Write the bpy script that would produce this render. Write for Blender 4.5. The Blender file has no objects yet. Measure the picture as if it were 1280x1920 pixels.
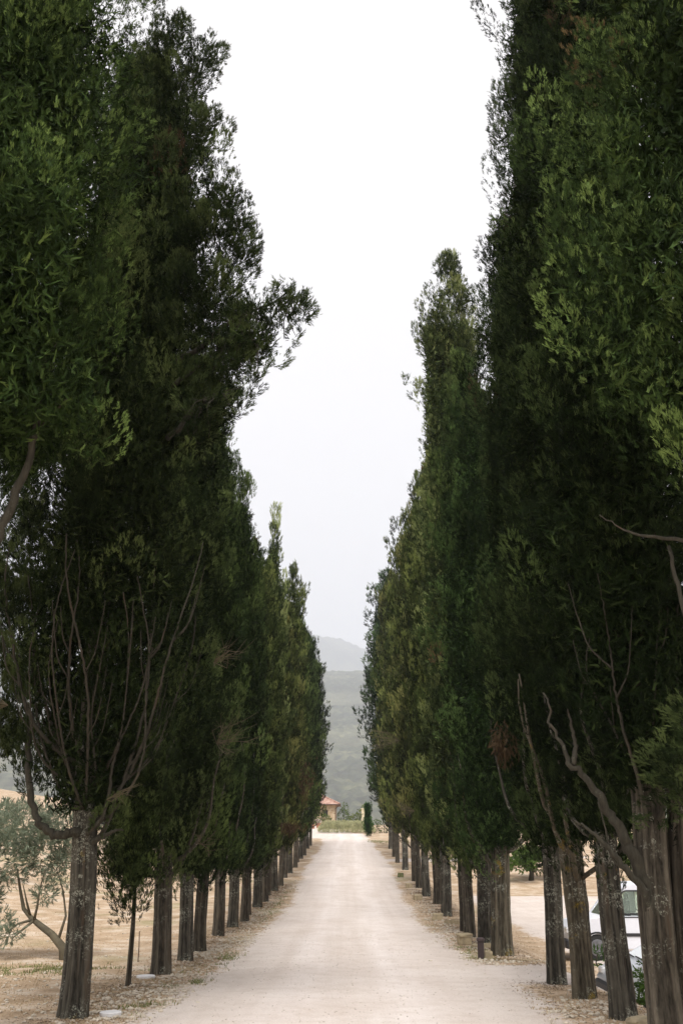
import bpy, math, random
import numpy as np
from mathutils import Vector
from mathutils.geometry import tessellate_polygon

# ------------------------------------------------------------------ camera, sky, sun, exposure
S = bpy.context.scene
COL = S.collection
cd = bpy.data.cameras.new('camera')
cam = bpy.data.objects.new('camera', cd)
COL.objects.link(cam)
cam.location = (0.0, 0.0, 2.10)
cam.rotation_euler = (math.radians(90 + 18.65), 0.0, math.radians(0.37))
cd.sensor_fit = 'VERTICAL'
cd.sensor_height = 36.0
cd.lens = 35.0
cd.clip_start = 0.1
cd.clip_end = 45000.0
cd.dof.use_dof = False
S.camera = cam

SUN_EL, SUN_AZ = math.radians(58), math.radians(184)      # behind the camera, a little to the right
W = bpy.data.worlds.new('World')
S.world = W
W.use_nodes = True
nt = W.node_tree
nt.nodes.clear()
wo = nt.nodes.new('ShaderNodeOutputWorld')
bg = nt.nodes.new('ShaderNodeBackground')
sky = nt.nodes.new('ShaderNodeTexSky')
sky.sky_type = 'NISHITA'
sky.sun_disc = False
sky.sun_elevation = SUN_EL
sky.sun_rotation = SUN_AZ
sky.air_density = 1.0
sky.dust_density = 6.0
# overcast: the blue sky is nearly all hidden behind an even white cloud sheet
mix = nt.nodes.new('ShaderNodeMix')
mix.data_type = 'RGBA'
mix.inputs[0].default_value = 0.93
mix.inputs[7].default_value = (3.78, 3.66, 3.50, 1)
nt.links.new(sky.outputs[0], mix.inputs[6])
nt.links.new(mix.outputs[2], bg.inputs[0])
bg.inputs[1].default_value = 0.10
nt.links.new(bg.outputs[0], wo.inputs[0])

ld = bpy.data.lights.new('sun', 'SUN')
ld.energy = 1.5
ld.angle = math.radians(22)
ld.color = (1.0, 0.975, 0.945)
sun = bpy.data.objects.new('sun', ld)
COL.objects.link(sun)
sdir = np.array([math.sin(SUN_AZ) * math.cos(SUN_EL), math.cos(SUN_AZ) * math.cos(SUN_EL), math.sin(SUN_EL)])
sun.rotation_euler = (math.pi / 2 - SUN_EL, 0, math.pi - SUN_AZ)
sun.location = (0, -30, 60)

S.view_settings.view_transform = 'Standard'
S.view_settings.look = 'None'
S.view_settings.gamma = 1.0
S.view_settings.use_curve_mapping = False
S.view_settings.exposure = 1.6
try:
    S.cycles.max_bounces = 6
    S.cycles.diffuse_bounces = 2
    S.cycles.transmission_bounces = 4
    S.cycles.transparent_max_bounces = 8
    S.cycles.volume_bounces = 2
except Exception:
    pass

# ------------------------------------------------------------------ helpers
def tag(o, label=None, cat=None, group=None, kind=None):
    if label: o['label'] = label
    if cat: o['category'] = cat
    if group: o['group'] = group
    if kind: o['kind'] = kind
    return o

def empty(name, loc, rz=0.0):
    o = bpy.data.objects.new(name, None)
    COL.objects.link(o)
    o.location = loc
    o.rotation_euler = (0, 0, rz)
    o.empty_display_size = 0.3
    return o

class MB:
    """collects vertices and faces, then links them as ONE mesh"""
    def __init__(s):
        s.v = []; s.q = []; s.t = []; s.n = 0; s.a = []
    def add(s, V, Q=None, T=None, a=0.5):
        V = np.asarray(V, dtype=np.float32).reshape(-1, 3)
        s.v.append(V)
        if Q is not None and len(Q): s.q.append(np.asarray(Q, dtype=np.int32).reshape(-1, 4) + s.n)
        if T is not None and len(T): s.t.append(np.asarray(T, dtype=np.int32).reshape(-1, 3) + s.n)
        s.a.append(np.broadcast_to(np.asarray(a, dtype=np.float32), (len(V),)))
        s.n += len(V)
    def mesh(s, name, smooth=False):
        V = np.concatenate(s.v); me = bpy.data.meshes.new(name)
        Q = np.concatenate(s.q) if s.q else np.zeros((0, 4), np.int32)
        T = np.concatenate(s.t) if s.t else np.zeros((0, 3), np.int32)
        me.vertices.add(len(V)); me.vertices.foreach_set('co', V.ravel())
        nl = Q.size + T.size; nf = len(Q) + len(T)
        me.loops.add(nl); me.polygons.add(nf)
        me.loops.foreach_set('vertex_index', np.concatenate([Q.ravel(), T.ravel()]).astype(np.int32))
        st = np.concatenate([np.arange(len(Q)) * 4, Q.size + np.arange(len(T)) * 3]).astype(np.int32)
        me.polygons.foreach_set('loop_start', st)
        me.polygons.foreach_set('use_smooth', np.full(nf, smooth))
        at = me.attributes.new('tint', 'FLOAT', 'POINT')
        at.data.foreach_set('value', np.concatenate(s.a).astype(np.float32))
        me.update(calc_edges=True)
        return me
    def build(s, name, mat, parent=None, smooth=False, loc=None):
        me = s.mesh(name, smooth)
        return link(name, me, mat, parent, loc)

def link(name, me, mat=None, parent=None, loc=None):
    if mat is not None and not me.materials: me.materials.append(mat)
    o = bpy.data.objects.new(name, me)
    COL.objects.link(o)
    if parent is not None: o.parent = parent
    if loc is not None: o.location = loc
    return o

def box(mb, c, s, bev=0.0, rz=0.0, a=0.5):
    """box with chamfered edges; c = centre, s = full size"""
    hx, hy, hz = s[0] / 2, s[1] / 2, s[2] / 2
    b = min(bev, hx * .9, hy * .9, hz * .9)
    if b <= 0:
        V = np.array([[x, y, z] for z in (-hz, hz) for y in (-hy, hy) for x in (-hx, hx)], float)
        Q = [[0, 2, 3, 1], [4, 5, 7, 6], [0, 1, 5, 4], [2, 6, 7, 3], [0, 4, 6, 2], [1, 3, 7, 5]]
        T = None
    else:
        V = []; 
        for z in (-1, 1):
            for y in (-1, 1):
                for x in (-1, 1):
                    V += [[x * hx, y * (hy - b), z * (hz - b)], [x * (hx - b), y * hy, z * (hz - b)], [x * (hx - b), y * (hy - b), z * hz]]
        V = np.array(V, float)
        I = lambda x, y, z, k: ((z * 2 + y) * 2 + x) * 3 + k
        Q = []
        for s_ in (0, 1):
            Q.append([I(s_, 0, 0, 0), I(s_, 1, 0, 0), I(s_, 1, 1, 0), I(s_, 0, 1, 0)])
            Q.append([I(0, s_, 0, 1), I(1, s_, 0, 1), I(1, s_, 1, 1), I(0, s_, 1, 1)])
            Q.append([I(0, 0, s_, 2), I(1, 0, s_, 2), I(1, 1, s_, 2), I(0, 1, s_, 2)])
        for p in (0, 1):
            for q in (0, 1):
                Q.append([I(p, q, 0, 0), I(p, q, 1, 0), I(p, q, 1, 1), I(p, q, 0, 1)])
                Q.append([I(p, 0, q, 0), I(p, 1, q, 0), I(p, 1, q, 2), I(p, 0, q, 2)])
                Q.append([I(0, p, q, 1), I(1, p, q, 1), I(1, p, q, 2), I(0, p, q, 2)])
        T = [[I(x, y, z, 0), I(x, y, z, 1), I(x, y, z, 2)] for x in (0, 1) for y in (0, 1) for z in (0, 1)]
    cz, sz = math.cos(rz), math.sin(rz)
    R = np.array([[cz, -sz, 0], [sz, cz, 0], [0, 0, 1]])
    mb.add(V @ R.T + np.array(c), Q, T, a)

def tube(mb, pts, rad, seg=8, a=0.5, cap=True):
    pts = np.asarray(pts, float); n = len(pts)
    rad = np.broadcast_to(np.asarray(rad, float), (n,))
    tg = np.gradient(pts, axis=0); tg /= np.linalg.norm(tg, axis=1)[:, None] + 1e-9
    up = np.array([0, 0, 1.0]) if abs(tg[0][2]) < .9 else np.array([1.0, 0, 0])
    V = []
    u = np.cross(tg[0], up); u /= np.linalg.norm(u)
    th = np.arange(seg) / seg * 2 * np.pi
    for i in range(n):
        u = u - tg[i] * np.dot(u, tg[i]); u /= np.linalg.norm(u) + 1e-9
        w = np.cross(tg[i], u)
        V.append(pts[i] + rad[i] * (np.cos(th)[:, None] * u + np.sin(th)[:, None] * w))
    V = np.concatenate(V)
    i = np.arange(n - 1)[:, None] * seg; j = np.arange(seg)[None]; k = (j + 1) % seg
    Q = np.stack([i + j, i + k, i + seg + k, i + seg + j], -1).reshape(-1, 4)
    T = None
    if cap:
        V = np.concatenate([V, pts[:1], pts[-1:]]); c0, c1 = n * seg, n * seg + 1
        j = np.arange(seg); k = (j + 1) % seg
        T = np.concatenate([np.stack([k, j, np.full(seg, c0)], -1), np.stack([(n - 1) * seg + j, (n - 1) * seg + k, np.full(seg, c1)], -1)])
    mb.add(V, Q, T, a)

def hash2(ix, iy, seed):
    h = (ix.astype(np.int64) * 374761393 + iy.astype(np.int64) * 668265263 + seed * 1274126177) & 0xffffffff
    h = ((h ^ (h >> 13)) * 1103515245) & 0xffffffff
    h = ((h ^ (h >> 16)) * 2246822519) & 0xffffffff
    return ((h ^ (h >> 15)) & 0xffffff) / float(0xffffff)

def vnoise(x, y, seed=0):
    x = np.asarray(x, float); y = np.asarray(y, float)
    ix = np.floor(x); iy = np.floor(y); fx = x - ix; fy = y - iy
    fx = fx * fx * (3 - 2 * fx); fy = fy * fy * (3 - 2 * fy)
    a = hash2(ix, iy, seed); b = hash2(ix + 1, iy, seed); c = hash2(ix, iy + 1, seed); d = hash2(ix + 1, iy + 1, seed)
    return (a * (1 - fx) + b * fx) * (1 - fy) + (c * (1 - fx) + d * fx) * fy

def fbm(x, y, seed=0, oct=4):
    s = 0; a = .5; t = 0
    for o in range(oct):
        s = s + a * vnoise(x * 2 ** o, y * 2 ** o, seed + o * 17); t += a; a *= .5
    return s / t

def sstep(a, b, x):
    t = np.clip((x - a) / (b - a), 0, 1)
    return t * t * (3 - 2 * t)

# ------------------------------------------------------------------ materials
def newmat(name):
    m = bpy.data.materials.new(name); m.use_nodes = True
    n = m.node_tree.nodes; n.clear()
    out = n.new('ShaderNodeOutputMaterial'); p = n.new('ShaderNodeBsdfPrincipled')
    m.node_tree.links.new(p.outputs[0], out.inputs[0])
    p.inputs['Specular IOR Level'].default_value = 0.25
    p.inputs['Roughness'].default_value = 0.8
    return m, n, m.node_tree.links, p

def N(n, t, **k):
    x = n.new(t)
    for a, b in k.items(): setattr(x, a, b)
    return x

def ramp(n, stops, interp='LINEAR'):
    r = n.new('ShaderNodeValToRGB'); r.color_ramp.interpolation = interp
    e = r.color_ramp.elements
    while len(e) < len(stops): e.new(0.5)
    for i, (p, c) in enumerate(stops):
        e[i].position = p; e[i].color = (c[0], c[1], c[2], 1) if not isinstance(c, (int, float)) else (c, c, c, 1)
    return r

def mixc(n, l, f, a, b, bt='MIX'):
    m = n.new('ShaderNodeMix'); m.data_type = 'RGBA'; m.blend_type = bt
    for s, v in ((m.inputs[0], f), (m.inputs[6], a), (m.inputs[7], b)):
        if isinstance(v, (int, float)): s.default_value = v
        elif isinstance(v, tuple): s.default_value = (v[0], v[1], v[2], 1)
        else: l.new(v, s)
    return m.outputs[2]

def noise(n, l, vec, scale, detail=4, rough=.55):
    x = n.new('ShaderNodeTexNoise'); x.inputs['Scale'].default_value = scale
    x.inputs['Detail'].default_value = detail; x.inputs['Roughness'].default_value = rough
    if vec is not None: l.new(vec, x.inputs['Vector'])
    return x.outputs[0]

def simple(name, col, rough=.6, metal=0, spec=.4, var=.12, scale=8):
    m, n, l, p = newmat(name)
    tc = n.new('ShaderNodeTexCoord')
    f = noise(n, l, tc.outputs['Object'], scale, 5)
    a = tuple(c * (1 - var) for c in col); b = tuple(min(1, c * (1 + var)) for c in col)
    r = ramp(n, [(0.3, a), (0.7, b)]); l.new(f, r.inputs[0])
    l.new(r.outputs[0], p.inputs['Base Color'])
    p.inputs['Roughness'].default_value = rough; p.inputs['Metallic'].default_value = metal
    p.inputs['Specular IOR Level'].default_value = spec
    return m

def foliage_mat(name, dark, mid, light, dead=(0.078, 0.052, 0.028), trans=.10):
    m, n, l, p = newmat(name)
    at = N(n, 'ShaderNodeAttribute', attribute_name='tint')
    oi = n.new('ShaderNodeObjectInfo')
    tc = n.new('ShaderNodeTexCoord')
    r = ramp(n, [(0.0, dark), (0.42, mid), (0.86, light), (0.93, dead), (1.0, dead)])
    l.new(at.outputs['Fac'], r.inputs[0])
    f = noise(n, l, tc.outputs['Object'], 1.3, 3)
    fr = ramp(n, [(0.3, 0.62), (0.7, 1.25)]); l.new(f, fr.inputs[0])
    c = mixc(n, l, 1.0, r.outputs[0], fr.outputs[0], 'MULTIPLY')
    c = mixc(n, l, 1.0, c, oi.outputs['Color'], 'MULTIPLY')
    l.new(c, p.inputs['Base Color'])
    p.inputs['Roughness'].default_value = .7; p.inputs['Specular IOR Level'].default_value = .05
    tr = n.new('ShaderNodeBsdfTranslucent'); l.new(c, tr.inputs[0])
    ms = n.new('ShaderNodeMixShader'); ms.inputs[0].default_value = trans
    out = [x for x in n if x.type == 'OUTPUT_MATERIAL'][0]
    l.new(p.outputs[0], ms.inputs[1]); l.new(tr.outputs[0], ms.inputs[2]); l.new(ms.outputs[0], out.inputs[0])
    return m

def bark_mat(name, deep, face, lich=(0.30, 0.31, 0.26), lamt=.5, yellow=0.0):
    m, n, l, p = newmat(name)
    tc = n.new('ShaderNodeTexCoord')
    mp = n.new('ShaderNodeMapping'); mp.inputs['Scale'].default_value = (8, 8, 1.7)
    l.new(tc.outputs['Object'], mp.inputs[0])
    f = noise(n, l, mp.outputs[0], 3.2, 7, .62)
    big = noise(n, l, tc.outputs['Object'], 2.2, 3)
    r = ramp(n, [(0.32, deep), (0.52, tuple((a + b) / 2 for a, b in zip(deep, face))), (0.7, face)]); l.new(f, r.inputs[0])
    at = N(n, 'ShaderNodeAttribute', attribute_name='tint')       # ridge height, 0 furrow .. 1 crest
    rr = ramp(n, [(0.2, tuple(c * .35 for c in deep)), (0.75, tuple(c * 1.1 for c in face))]); l.new(at.outputs['Fac'], rr.inputs[0])
    c = mixc(n, l, .5, r.outputs[0], rr.outputs[0])
    # warm red-brown streaks where the bark has peeled
    sm = n.new('ShaderNodeMapping'); sm.inputs['Scale'].default_value = (5, 5, .45); l.new(tc.outputs['Object'], sm.inputs[0])
    sf = noise(n, l, sm.outputs[0], 1.6, 4); sr = ramp(n, [(.6, 0.0), (.68, .7)]); l.new(sf, sr.inputs[0])
    c = mixc(n, l, sr.outputs[0], c, (0.080, 0.058, 0.040))
    # lichen: ragged crusts in patches and a few round rosettes
    lf = noise(n, l, tc.outputs['Object'], 26, 6, .68); lr = ramp(n, [(.54 - .05 * lamt, 0.0), (.60 - .05 * lamt, 1.0)]); l.new(lf, lr.inputs[0])
    gate = noise(n, l, tc.outputs['Object'], 2.3, 4); gr = ramp(n, [(.56 - .07 * lamt, 0.0), (.66 - .07 * lamt, 1.0)]); l.new(gate, gr.inputs[0])
    mu0 = N(n, 'ShaderNodeMath', operation='MULTIPLY'); l.new(lr.outputs[0], mu0.inputs[0]); l.new(gr.outputs[0], mu0.inputs[1])
    v = n.new('ShaderNodeTexVoronoi'); v.inputs['Scale'].default_value = 8.5; v.inputs['Randomness'].default_value = 1
    l.new(tc.outputs['Object'], v.inputs['Vector'])
    vs = n.new('ShaderNodeSeparateColor'); l.new(v.outputs['Color'], vs.inputs[0])
    sub = N(n, 'ShaderNodeMath', operation='MULTIPLY_ADD'); l.new(vs.outputs[0], sub.inputs[0]); sub.inputs[1].default_value = -.30; l.new(v.outputs['Distance'], sub.inputs[2])
    vr = ramp(n, [(.0, 1.0), (.03, 0.0)]); l.new(sub.outputs[0], vr.inputs[0])
    g2_ = noise(n, l, tc.outputs['Object'], 1.4, 3); g2r = ramp(n, [(.50, 0.0), (.56, 1.0)]); l.new(g2_, g2r.inputs[0])
    mv = N(n, 'ShaderNodeMath', operation='MULTIPLY'); l.new(vr.outputs[0], mv.inputs[0]); l.new(g2r.outputs[0], mv.inputs[1])
    mu = N(n, 'ShaderNodeMath', operation='MAXIMUM'); l.new(mu0.outputs[0], mu.inputs[0]); l.new(mv.outputs[0], mu.inputs[1])
    fine = noise(n, l, tc.outputs['Object'], 60, 3); fr = ramp(n, [(.42, 0.0), (.56, 1.0)]); l.new(fine, fr.inputs[0])
    mu2 = N(n, 'ShaderNodeMath', operation='MULTIPLY'); l.new(mu.outputs[0], mu2.inputs[0]); l.new(fr.outputs[0], mu2.inputs[1])
    mu3 = N(n, 'ShaderNodeMath', operation='MULTIPLY'); l.new(mu2.outputs[0], mu3.inputs[0]); mu3.inputs[1].default_value = min(1, lamt * 1.5)
    c = mixc(n, l, mu3.outputs[0], c, lich)
    if yellow > 0:
        yg = noise(n, l, tc.outputs['Object'], 2.6, 4); yr = ramp(n, [(.66 - .12 * yellow, 0.0), (.72 - .12 * yellow, 1.0)]); l.new(yg, yr.inputs[0])
        ym = N(n, 'ShaderNodeMath', operation='MULTIPLY'); l.new(yr.outputs[0], ym.inputs[0]); l.new(fr.outputs[0], ym.inputs[1])
        c = mixc(n, l, ym.outputs[0], c, (0.22, 0.155, 0.02))
    l.new(c, p.inputs['Base Color'])
    p.inputs['Roughness'].default_value = .9; p.inputs['Specular IOR Level'].default_value = .12
    b = n.new('ShaderNodeBump'); b.inputs['Strength'].default_value = .9; b.inputs['Distance'].default_value = .02
    l.new(f, b.inputs['Height']); l.new(b.outputs[0], p.inputs['Normal'])
    return m

M = {}
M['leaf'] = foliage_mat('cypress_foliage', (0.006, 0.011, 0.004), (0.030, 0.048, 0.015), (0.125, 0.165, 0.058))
M['olive'] = foliage_mat('olive_foliage', (0.12, 0.145, 0.10), (0.20, 0.235, 0.165), (0.30, 0.34, 0.25), trans=.3)
M['shrub'] = foliage_mat('shrub_foliage', (0.04, 0.07, 0.015), (0.09, 0.14, 0.035), (0.17, 0.22, 0.07), trans=.3)
M['bark'] = bark_mat('cypress_bark', (0.020, 0.017, 0.013), (0.140, 0.122, 0.095), lamt=.55)
M['bark_lichen'] = bark_mat('lichen_bark', (0.019, 0.017, 0.014), (0.13, 0.12, 0.097), lamt=1.0, yellow=.15)
M['bark_yellow'] = bark_mat('yellow_lichen_bark', (0.026, 0.022, 0.015), (0.15, 0.13, 0.095), lamt=.7, yellow=.6)
M['limb'] = bark_mat('limb_bark', (0.016, 0.015, 0.012), (0.085, 0.078, 0.060), lamt=.1)
M['twig'] = simple('dead_twig_wood', (0.12, 0.10, 0.065), .85, spec=.1)

def ground_mat(name, kind):
    """kind 'verge' | 'road': same node set, the 'tint' attribute says how much road grit lies on the surface"""
    m, n, l, p = newmat(name)
    g = n.new('ShaderNodeNewGeometry'); P = g.outputs['Position']
    at = N(n, 'ShaderNodeAttribute', attribute_name='tint')
    # gravel
    g1 = noise(n, l, P, 55, 3, .6); g2 = noise(n, l, P, .55, 4, .6); g3 = noise(n, l, P, 7, 5, .6)
    tm = n.new('ShaderNodeMapping'); tm.inputs['Scale'].default_value = (2.4, .05, 1); l.new(P, tm.inputs[0])
    g4 = noise(n, l, tm.outputs[0], 1.2, 3)
    gr = ramp(n, [(.25, (0.47, 0.42, 0.39)), (.75, (0.70, 0.64, 0.605))]); l.new(g1, gr.inputs[0])
    gs = ramp(n, [(.35, (0.95, 0.93, 0.915)), (.65, (1.03, 1.03, 1.03))]); l.new(g2, gs.inputs[0])
    gt = ramp(n, [(.35, (0.96, 0.95, 0.94)), (.62, (1.02, 1.02, 1.02))]); l.new(g4, gt.inputs[0])
    gg = mixc(n, l, 1.0, gr.outputs[0], gs.outputs[0], 'MULTIPLY')
    gg = mixc(n, l, 1.0, gg, gt.outputs[0], 'MULTIPLY')
    # two paler wheel tracks and a duller crown between them
    sx = n.new('ShaderNodeSeparateXYZ'); l.new(P, sx.inputs[0])
    wn = noise(n, l, P, .13, 2); wa = N(n, 'ShaderNodeMath', operation='MULTIPLY_ADD'); l.new(wn, wa.inputs[0]); wa.inputs[1].default_value = 1.6; wa.inputs[2].default_value = -.8
    wb_ = N(n, 'ShaderNodeMath', operation='ADD'); l.new(sx.outputs[0], wb_.inputs[0]); l.new(wa.outputs[0], wb_.inputs[1])
    wc = N(n, 'ShaderNodeMath', operation='ABSOLUTE'); l.new(wb_.outputs[0], wc.inputs[0])
    wd = N(n, 'ShaderNodeMath', operation='MULTIPLY'); l.new(wc.outputs[0], wd.inputs[0]); wd.inputs[1].default_value = .4
    wr_ = ramp(n, [(0.0, (.93, .91, .89)), (.16, (.95, .935, .92)), (.28, (1.04, 1.04, 1.045)), (.40, (1.03, 1.03, 1.035)), (.56, (.95, .93, .91)), (.9, (.93, .91, .88))]); l.new(wd.outputs[0], wr_.inputs[0])
    gg = mixc(n, l, .8, gg, mixc(n, l, 1.0, gg, wr_.outputs[0], 'MULTIPLY'))
    g6 = noise(n, l, P, 2.3, 6, .7); g6r = ramp(n, [(.36, (.86, .83, .80)), (.52, (1.0, 1.0, 1.0))]); l.new(g6, g6r.inputs[0])
    gg = mixc(n, l, .6, gg, mixc(n, l, 1.0, gg, g6r.outputs[0], 'MULTIPLY'))
    # scattered dark specks (leaf litter, pebbles)
    v = n.new('ShaderNodeTexVoronoi'); v.inputs['Scale'].default_value = 5.5; l.new(P, v.inputs['Vector'])
    vr = ramp(n, [(.035, 1.0), (.07, 0.0)]); l.new(v.outputs['Distance'], vr.inputs[0])
    gg = mixc(n, l, vr.outputs[0], gg, (0.24, 0.19, 0.14))
    # dry verge: sand, litter, straw, white stones
    s1 = noise(n, l, P, 1.1, 6, .62); s2 = noise(n, l, P, 24, 4, .65); s3 = noise(n, l, P, .23, 3)
    sr = ramp(n, [(.3, (0.26, 0.185, 0.11)), (.5, (0.42, 0.31, 0.21)), (.7, (0.56, 0.475, 0.385))]); l.new(s1, sr.inputs[0])
    sf = ramp(n, [(.3, .62), (.68, 1.22)]); l.new(s2, sf.inputs[0])
    ss = mixc(n, l, 1.0, sr.outputs[0], sf.outputs[0], 'MULTIPLY')
    grn = ramp(n, [(.57, 0.0), (.68, .5)]); l.new(s3, grn.inputs[0])
    ss = mixc(n, l, grn.outputs[0], ss, (0.20, 0.20, 0.09))
    v2 = n.new('ShaderNodeTexVoronoi'); v2.inputs['Scale'].default_value = 13; l.new(P, v2.inputs['Vector'])
    v2r = ramp(n, [(.17, 1.0), (.24, 0.0)]); l.new(v2.outputs['Distance'], v2r.inputs[0])
    sg = noise(n, l, P, .8, 4); sgr = ramp(n, [(.53, 0.0), (.62, .8)]); l.new(sg, sgr.inputs[0])
    mu = N(n, 'ShaderNodeMath', operation='MULTIPLY'); l.new(v2r.outputs[0], mu.inputs[0]); l.new(sgr.outputs[0], mu.inputs[1])
    ss = mixc(n, l, mu.outputs[0], ss, (0.60, 0.54, 0.47))
    # blend by grit amount broken up with noise
    ad = N(n, 'ShaderNodeMath', operation='ADD'); l.new(at.outputs['Fac'], ad.inputs[0])
    sc = N(n, 'ShaderNodeMath', operation='MULTIPLY_ADD'); l.new(g3, sc.inputs[0]); sc.inputs[1].default_value = 1.3; sc.inputs[2].default_value = -.65
    l.new(sc.outputs[0], ad.inputs[1])
    br = ramp(n, [(.38, 0.0), (.62, 1.0)]); l.new(ad.outputs[0], br.inputs[0])
    c = mixc(n, l, br.outputs[0], ss, gg)
    l.new(c, p.inputs['Base Color'])
    p.inputs['Roughness'].default_value = .95; p.inputs['Specular IOR Level'].default_value = .1
    b = n.new('ShaderNodeBump'); b.inputs['Strength'].default_value = .5; b.inputs['Distance'].default_value = .02
    l.new(g1 if kind == 'road' else s2, b.inputs['Height']); l.new(b.outputs[0], p.inputs['Normal'])
    return m
M['verge'] = ground_mat('dry_verge', 'verge')
M['road'] = ground_mat('pale_gravel', 'road')

# ------------------------------------------------------------------ terrain
PY = np.array([-400, -20, 14, 18, 21, 26, 31, 37, 42, 47, 52, 61, 67, 76, 84, 88, 97, 110, 128, 150, 165, 180, 205, 260, 420, 900, 16000], float)
PZ = np.array([.05, .05, .02, -.10, -.20, -.28, -.29, -.22, -.14, .0, .14, .42, .72, 1.10, 1.55, 1.82, 2.28, 2.95, 3.9, 5.2, 5.6, 5.0, 1.5, -8, -22, -26, -60], float)
_yy = np.arange(-400, 16000, 1.0)
_zz = np.interp(_yy, PY, PZ)
_k = np.hanning(9); _k /= _k.sum()
_zp = np.pad(_zz, 4, mode='edge'); _zs = np.convolve(_zp, _k, 'valid')

def yard_w(x, y):
    return sstep(4.0, 5.7, x) * sstep(8, 17, y) * (1 - sstep(62, 80, y)) * (1 - sstep(60, 90, x))

def G(x, y, micro=True):
    x = np.asarray(x, float); y = np.asarray(y, float)
    z = np.interp(y, _yy, _zs)
    w = yard_w(x, y)
    z = z * (1 - w) + (-0.80 + .25 * sstep(40, 62, y)) * w
    far = 1 - sstep(150, 260, y)
    z = z + far * (sstep(9, 85, -x) * 8.5 + sstep(70, 190, -x) * 8) * (.3 + .7 * sstep(5, 40, y))
    z = z + far * sstep(28, 160, x) * 5.0
    z = z - (1 - np.exp(-(sstep(2.3, 2.9, np.abs(x)) * 0))) 
    if micro:
        m = (fbm(x * 1.3, y * 1.3, 3, 4) - .5) * .10 + (fbm(x * .2, y * .2, 9, 3) - .5) * .25 * sstep(4.5, 12, np.abs(x))
        z = z + m * (1 - road_f(x, y)) * (1 - sstep(170, 200, y))
    return z

def road_d(x, y):
    """signed distance-like measure: negative on the gravel"""
    wob = (fbm(x * .55, y * .55, 21, 3) - .5) * .9
    c = np.where(y > 100, -0.0030 * (y - 100) ** 2, 0.0)
    hw = 2.28 + .2 * np.sin(y * .11) + .0 * x
    d = np.abs(x - c) - hw
    yb = 20.9 + .12 * (x - 3)
    d1 = np.maximum(np.abs(y - yb) - (1.25 + .9 * np.exp(-np.abs(x - 2.2) / 1.1) + .12 * np.maximum(x - 3, 0)), np.maximum(1.5 - x, x - 12))
    d2 = np.maximum(np.maximum(6.9 - x - .0 * y, x - 26), np.maximum(10 - y, y - 62))
    d3 = np.maximum(np.abs(y - 78.5 - .25 * (x - 3)) - 1.1, np.maximum(1.5 - x, x - 18))
    d4 = np.maximum(np.abs(y - 119 - .10 * (-x)) - 6.5, np.maximum(x - 1.6, -30 - x))
    return np.minimum.reduce([d, d1, d2, d3, d4]) + wob * .8

def road_f(x, y):
    return 1 - sstep(-.5, .3, road_d(x, y))

def axis(segs):
    out = [segs[0][0]]
    for a, b, st in segs:
        n = max(1, int(round((b - a) / st))); out += list(a + (b - a) * (np.arange(n) + 1) / n)
    return np.array(out)

gx = axis([(-9000, -3500, 500), (-3500, -600, 150), (-600, -150, 30), (-150, -40, 5), (-40, -12, 1), (-12, -7, .3), (-7, 9, .11), (9, 14, .3), (14, 40, 1), (40, 150, 5), (150, 600, 30), (600, 3500, 150), (3500, 9000, 500)])
gy = axis([(-400, -30, 20), (-30, 4, 1.5), (4, 9, .3), (9, 36, .11), (36, 62, .25), (62, 135, .5), (135, 200, 2), (200, 500, 10), (500, 3000, 125), (3000, 12000, 500)])
XX, YY = np.meshgrid(gx, gy)
ZZ = G(XX, YY)
RD = road_d(XX, YY)
dust = (1 - sstep(-.35, 1.05, RD)) * .95 + .02
# the yard's bank and the tyre-worn shoulder
nx, ny = len(gx), len(gy)
idx = np.arange(nx * ny).reshape(ny, nx)
Qg = np.stack([idx[:-1, :-1], idx[:-1, 1:], idx[1:, 1:], idx[1:, :-1]], -1).reshape(-1, 4)
mb = MB(); mb.add(np.stack([XX, YY, ZZ], -1).reshape(-1, 3), Qg, a=dust.ravel())
tag(mb.build('ground', M['verge'], smooth=True), kind='structure')
mask = (RD < .35)
fm = (mask[:-1, :-1] & mask[:-1, 1:] & mask[1:, 1:] & mask[1:, :-1]).ravel()
cx = (XX[:-1, :-1]).ravel()
cy = (YY[:-1, :-1]).ravel()
yardm = cx > 5.6
def sheet(name, sel, mat):
    q = Qg[sel]; u, inv = np.unique(q, return_inverse=True)
    Vg = np.stack([XX, YY, ZZ + .012 - .026 * sstep(-.05, .25, RD)], -1).reshape(-1, 3)[u]
    b = MB(); b.add(Vg, inv.reshape(-1, 4), a=dust.ravel()[u]); return b.build(name, mat, smooth=True)
tag(sheet('road', fm & ~yardm, M['road']), kind='structure')
tag(sheet('gravel_yard', fm & yardm, M['road']), kind='structure')

# ------------------------------------------------------------------ hills
def hills_mat():
    m, n, l, p = newmat('wooded_hillside')
    g = n.new('ShaderNodeNewGeometry'); P = g.outputs['Position']
    f = noise(n, l, P, .008, 7, .78)
    v = n.new('ShaderNodeTexVoronoi'); v.inputs['Scale'].default_value = .07; l.new(P, v.inputs['Vector'])
    at = N(n, 'ShaderNodeAttribute', attribute_name='tint')
    r = ramp(n, [(.34, (0.014, 0.022, 0.012)), (.5, (0.050, 0.062, 0.034)), (.66, (0.14, 0.145, 0.085))]); l.new(f, r.inputs[0])
    vr = ramp(n, [(0.0, (.45, .5, .5)), (1.0, (1.5, 1.45, 1.35))]); l.new(v.outputs['Color'], vr.inputs[0])
    c = mixc(n, l, 1.0, r.outputs[0], vr.outputs[0], 'MULTIPLY')
    c = mixc(n, l, at.outputs['Fac'], c, (0.15, 0.15, 0.09))
    l.new(c, p.inputs['Base Color']); p.inputs['Roughness'].default_value = 1; p.inputs['Specular IOR Level'].default_value = 0
    return m
M['hills'] = hills_mat()
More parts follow.
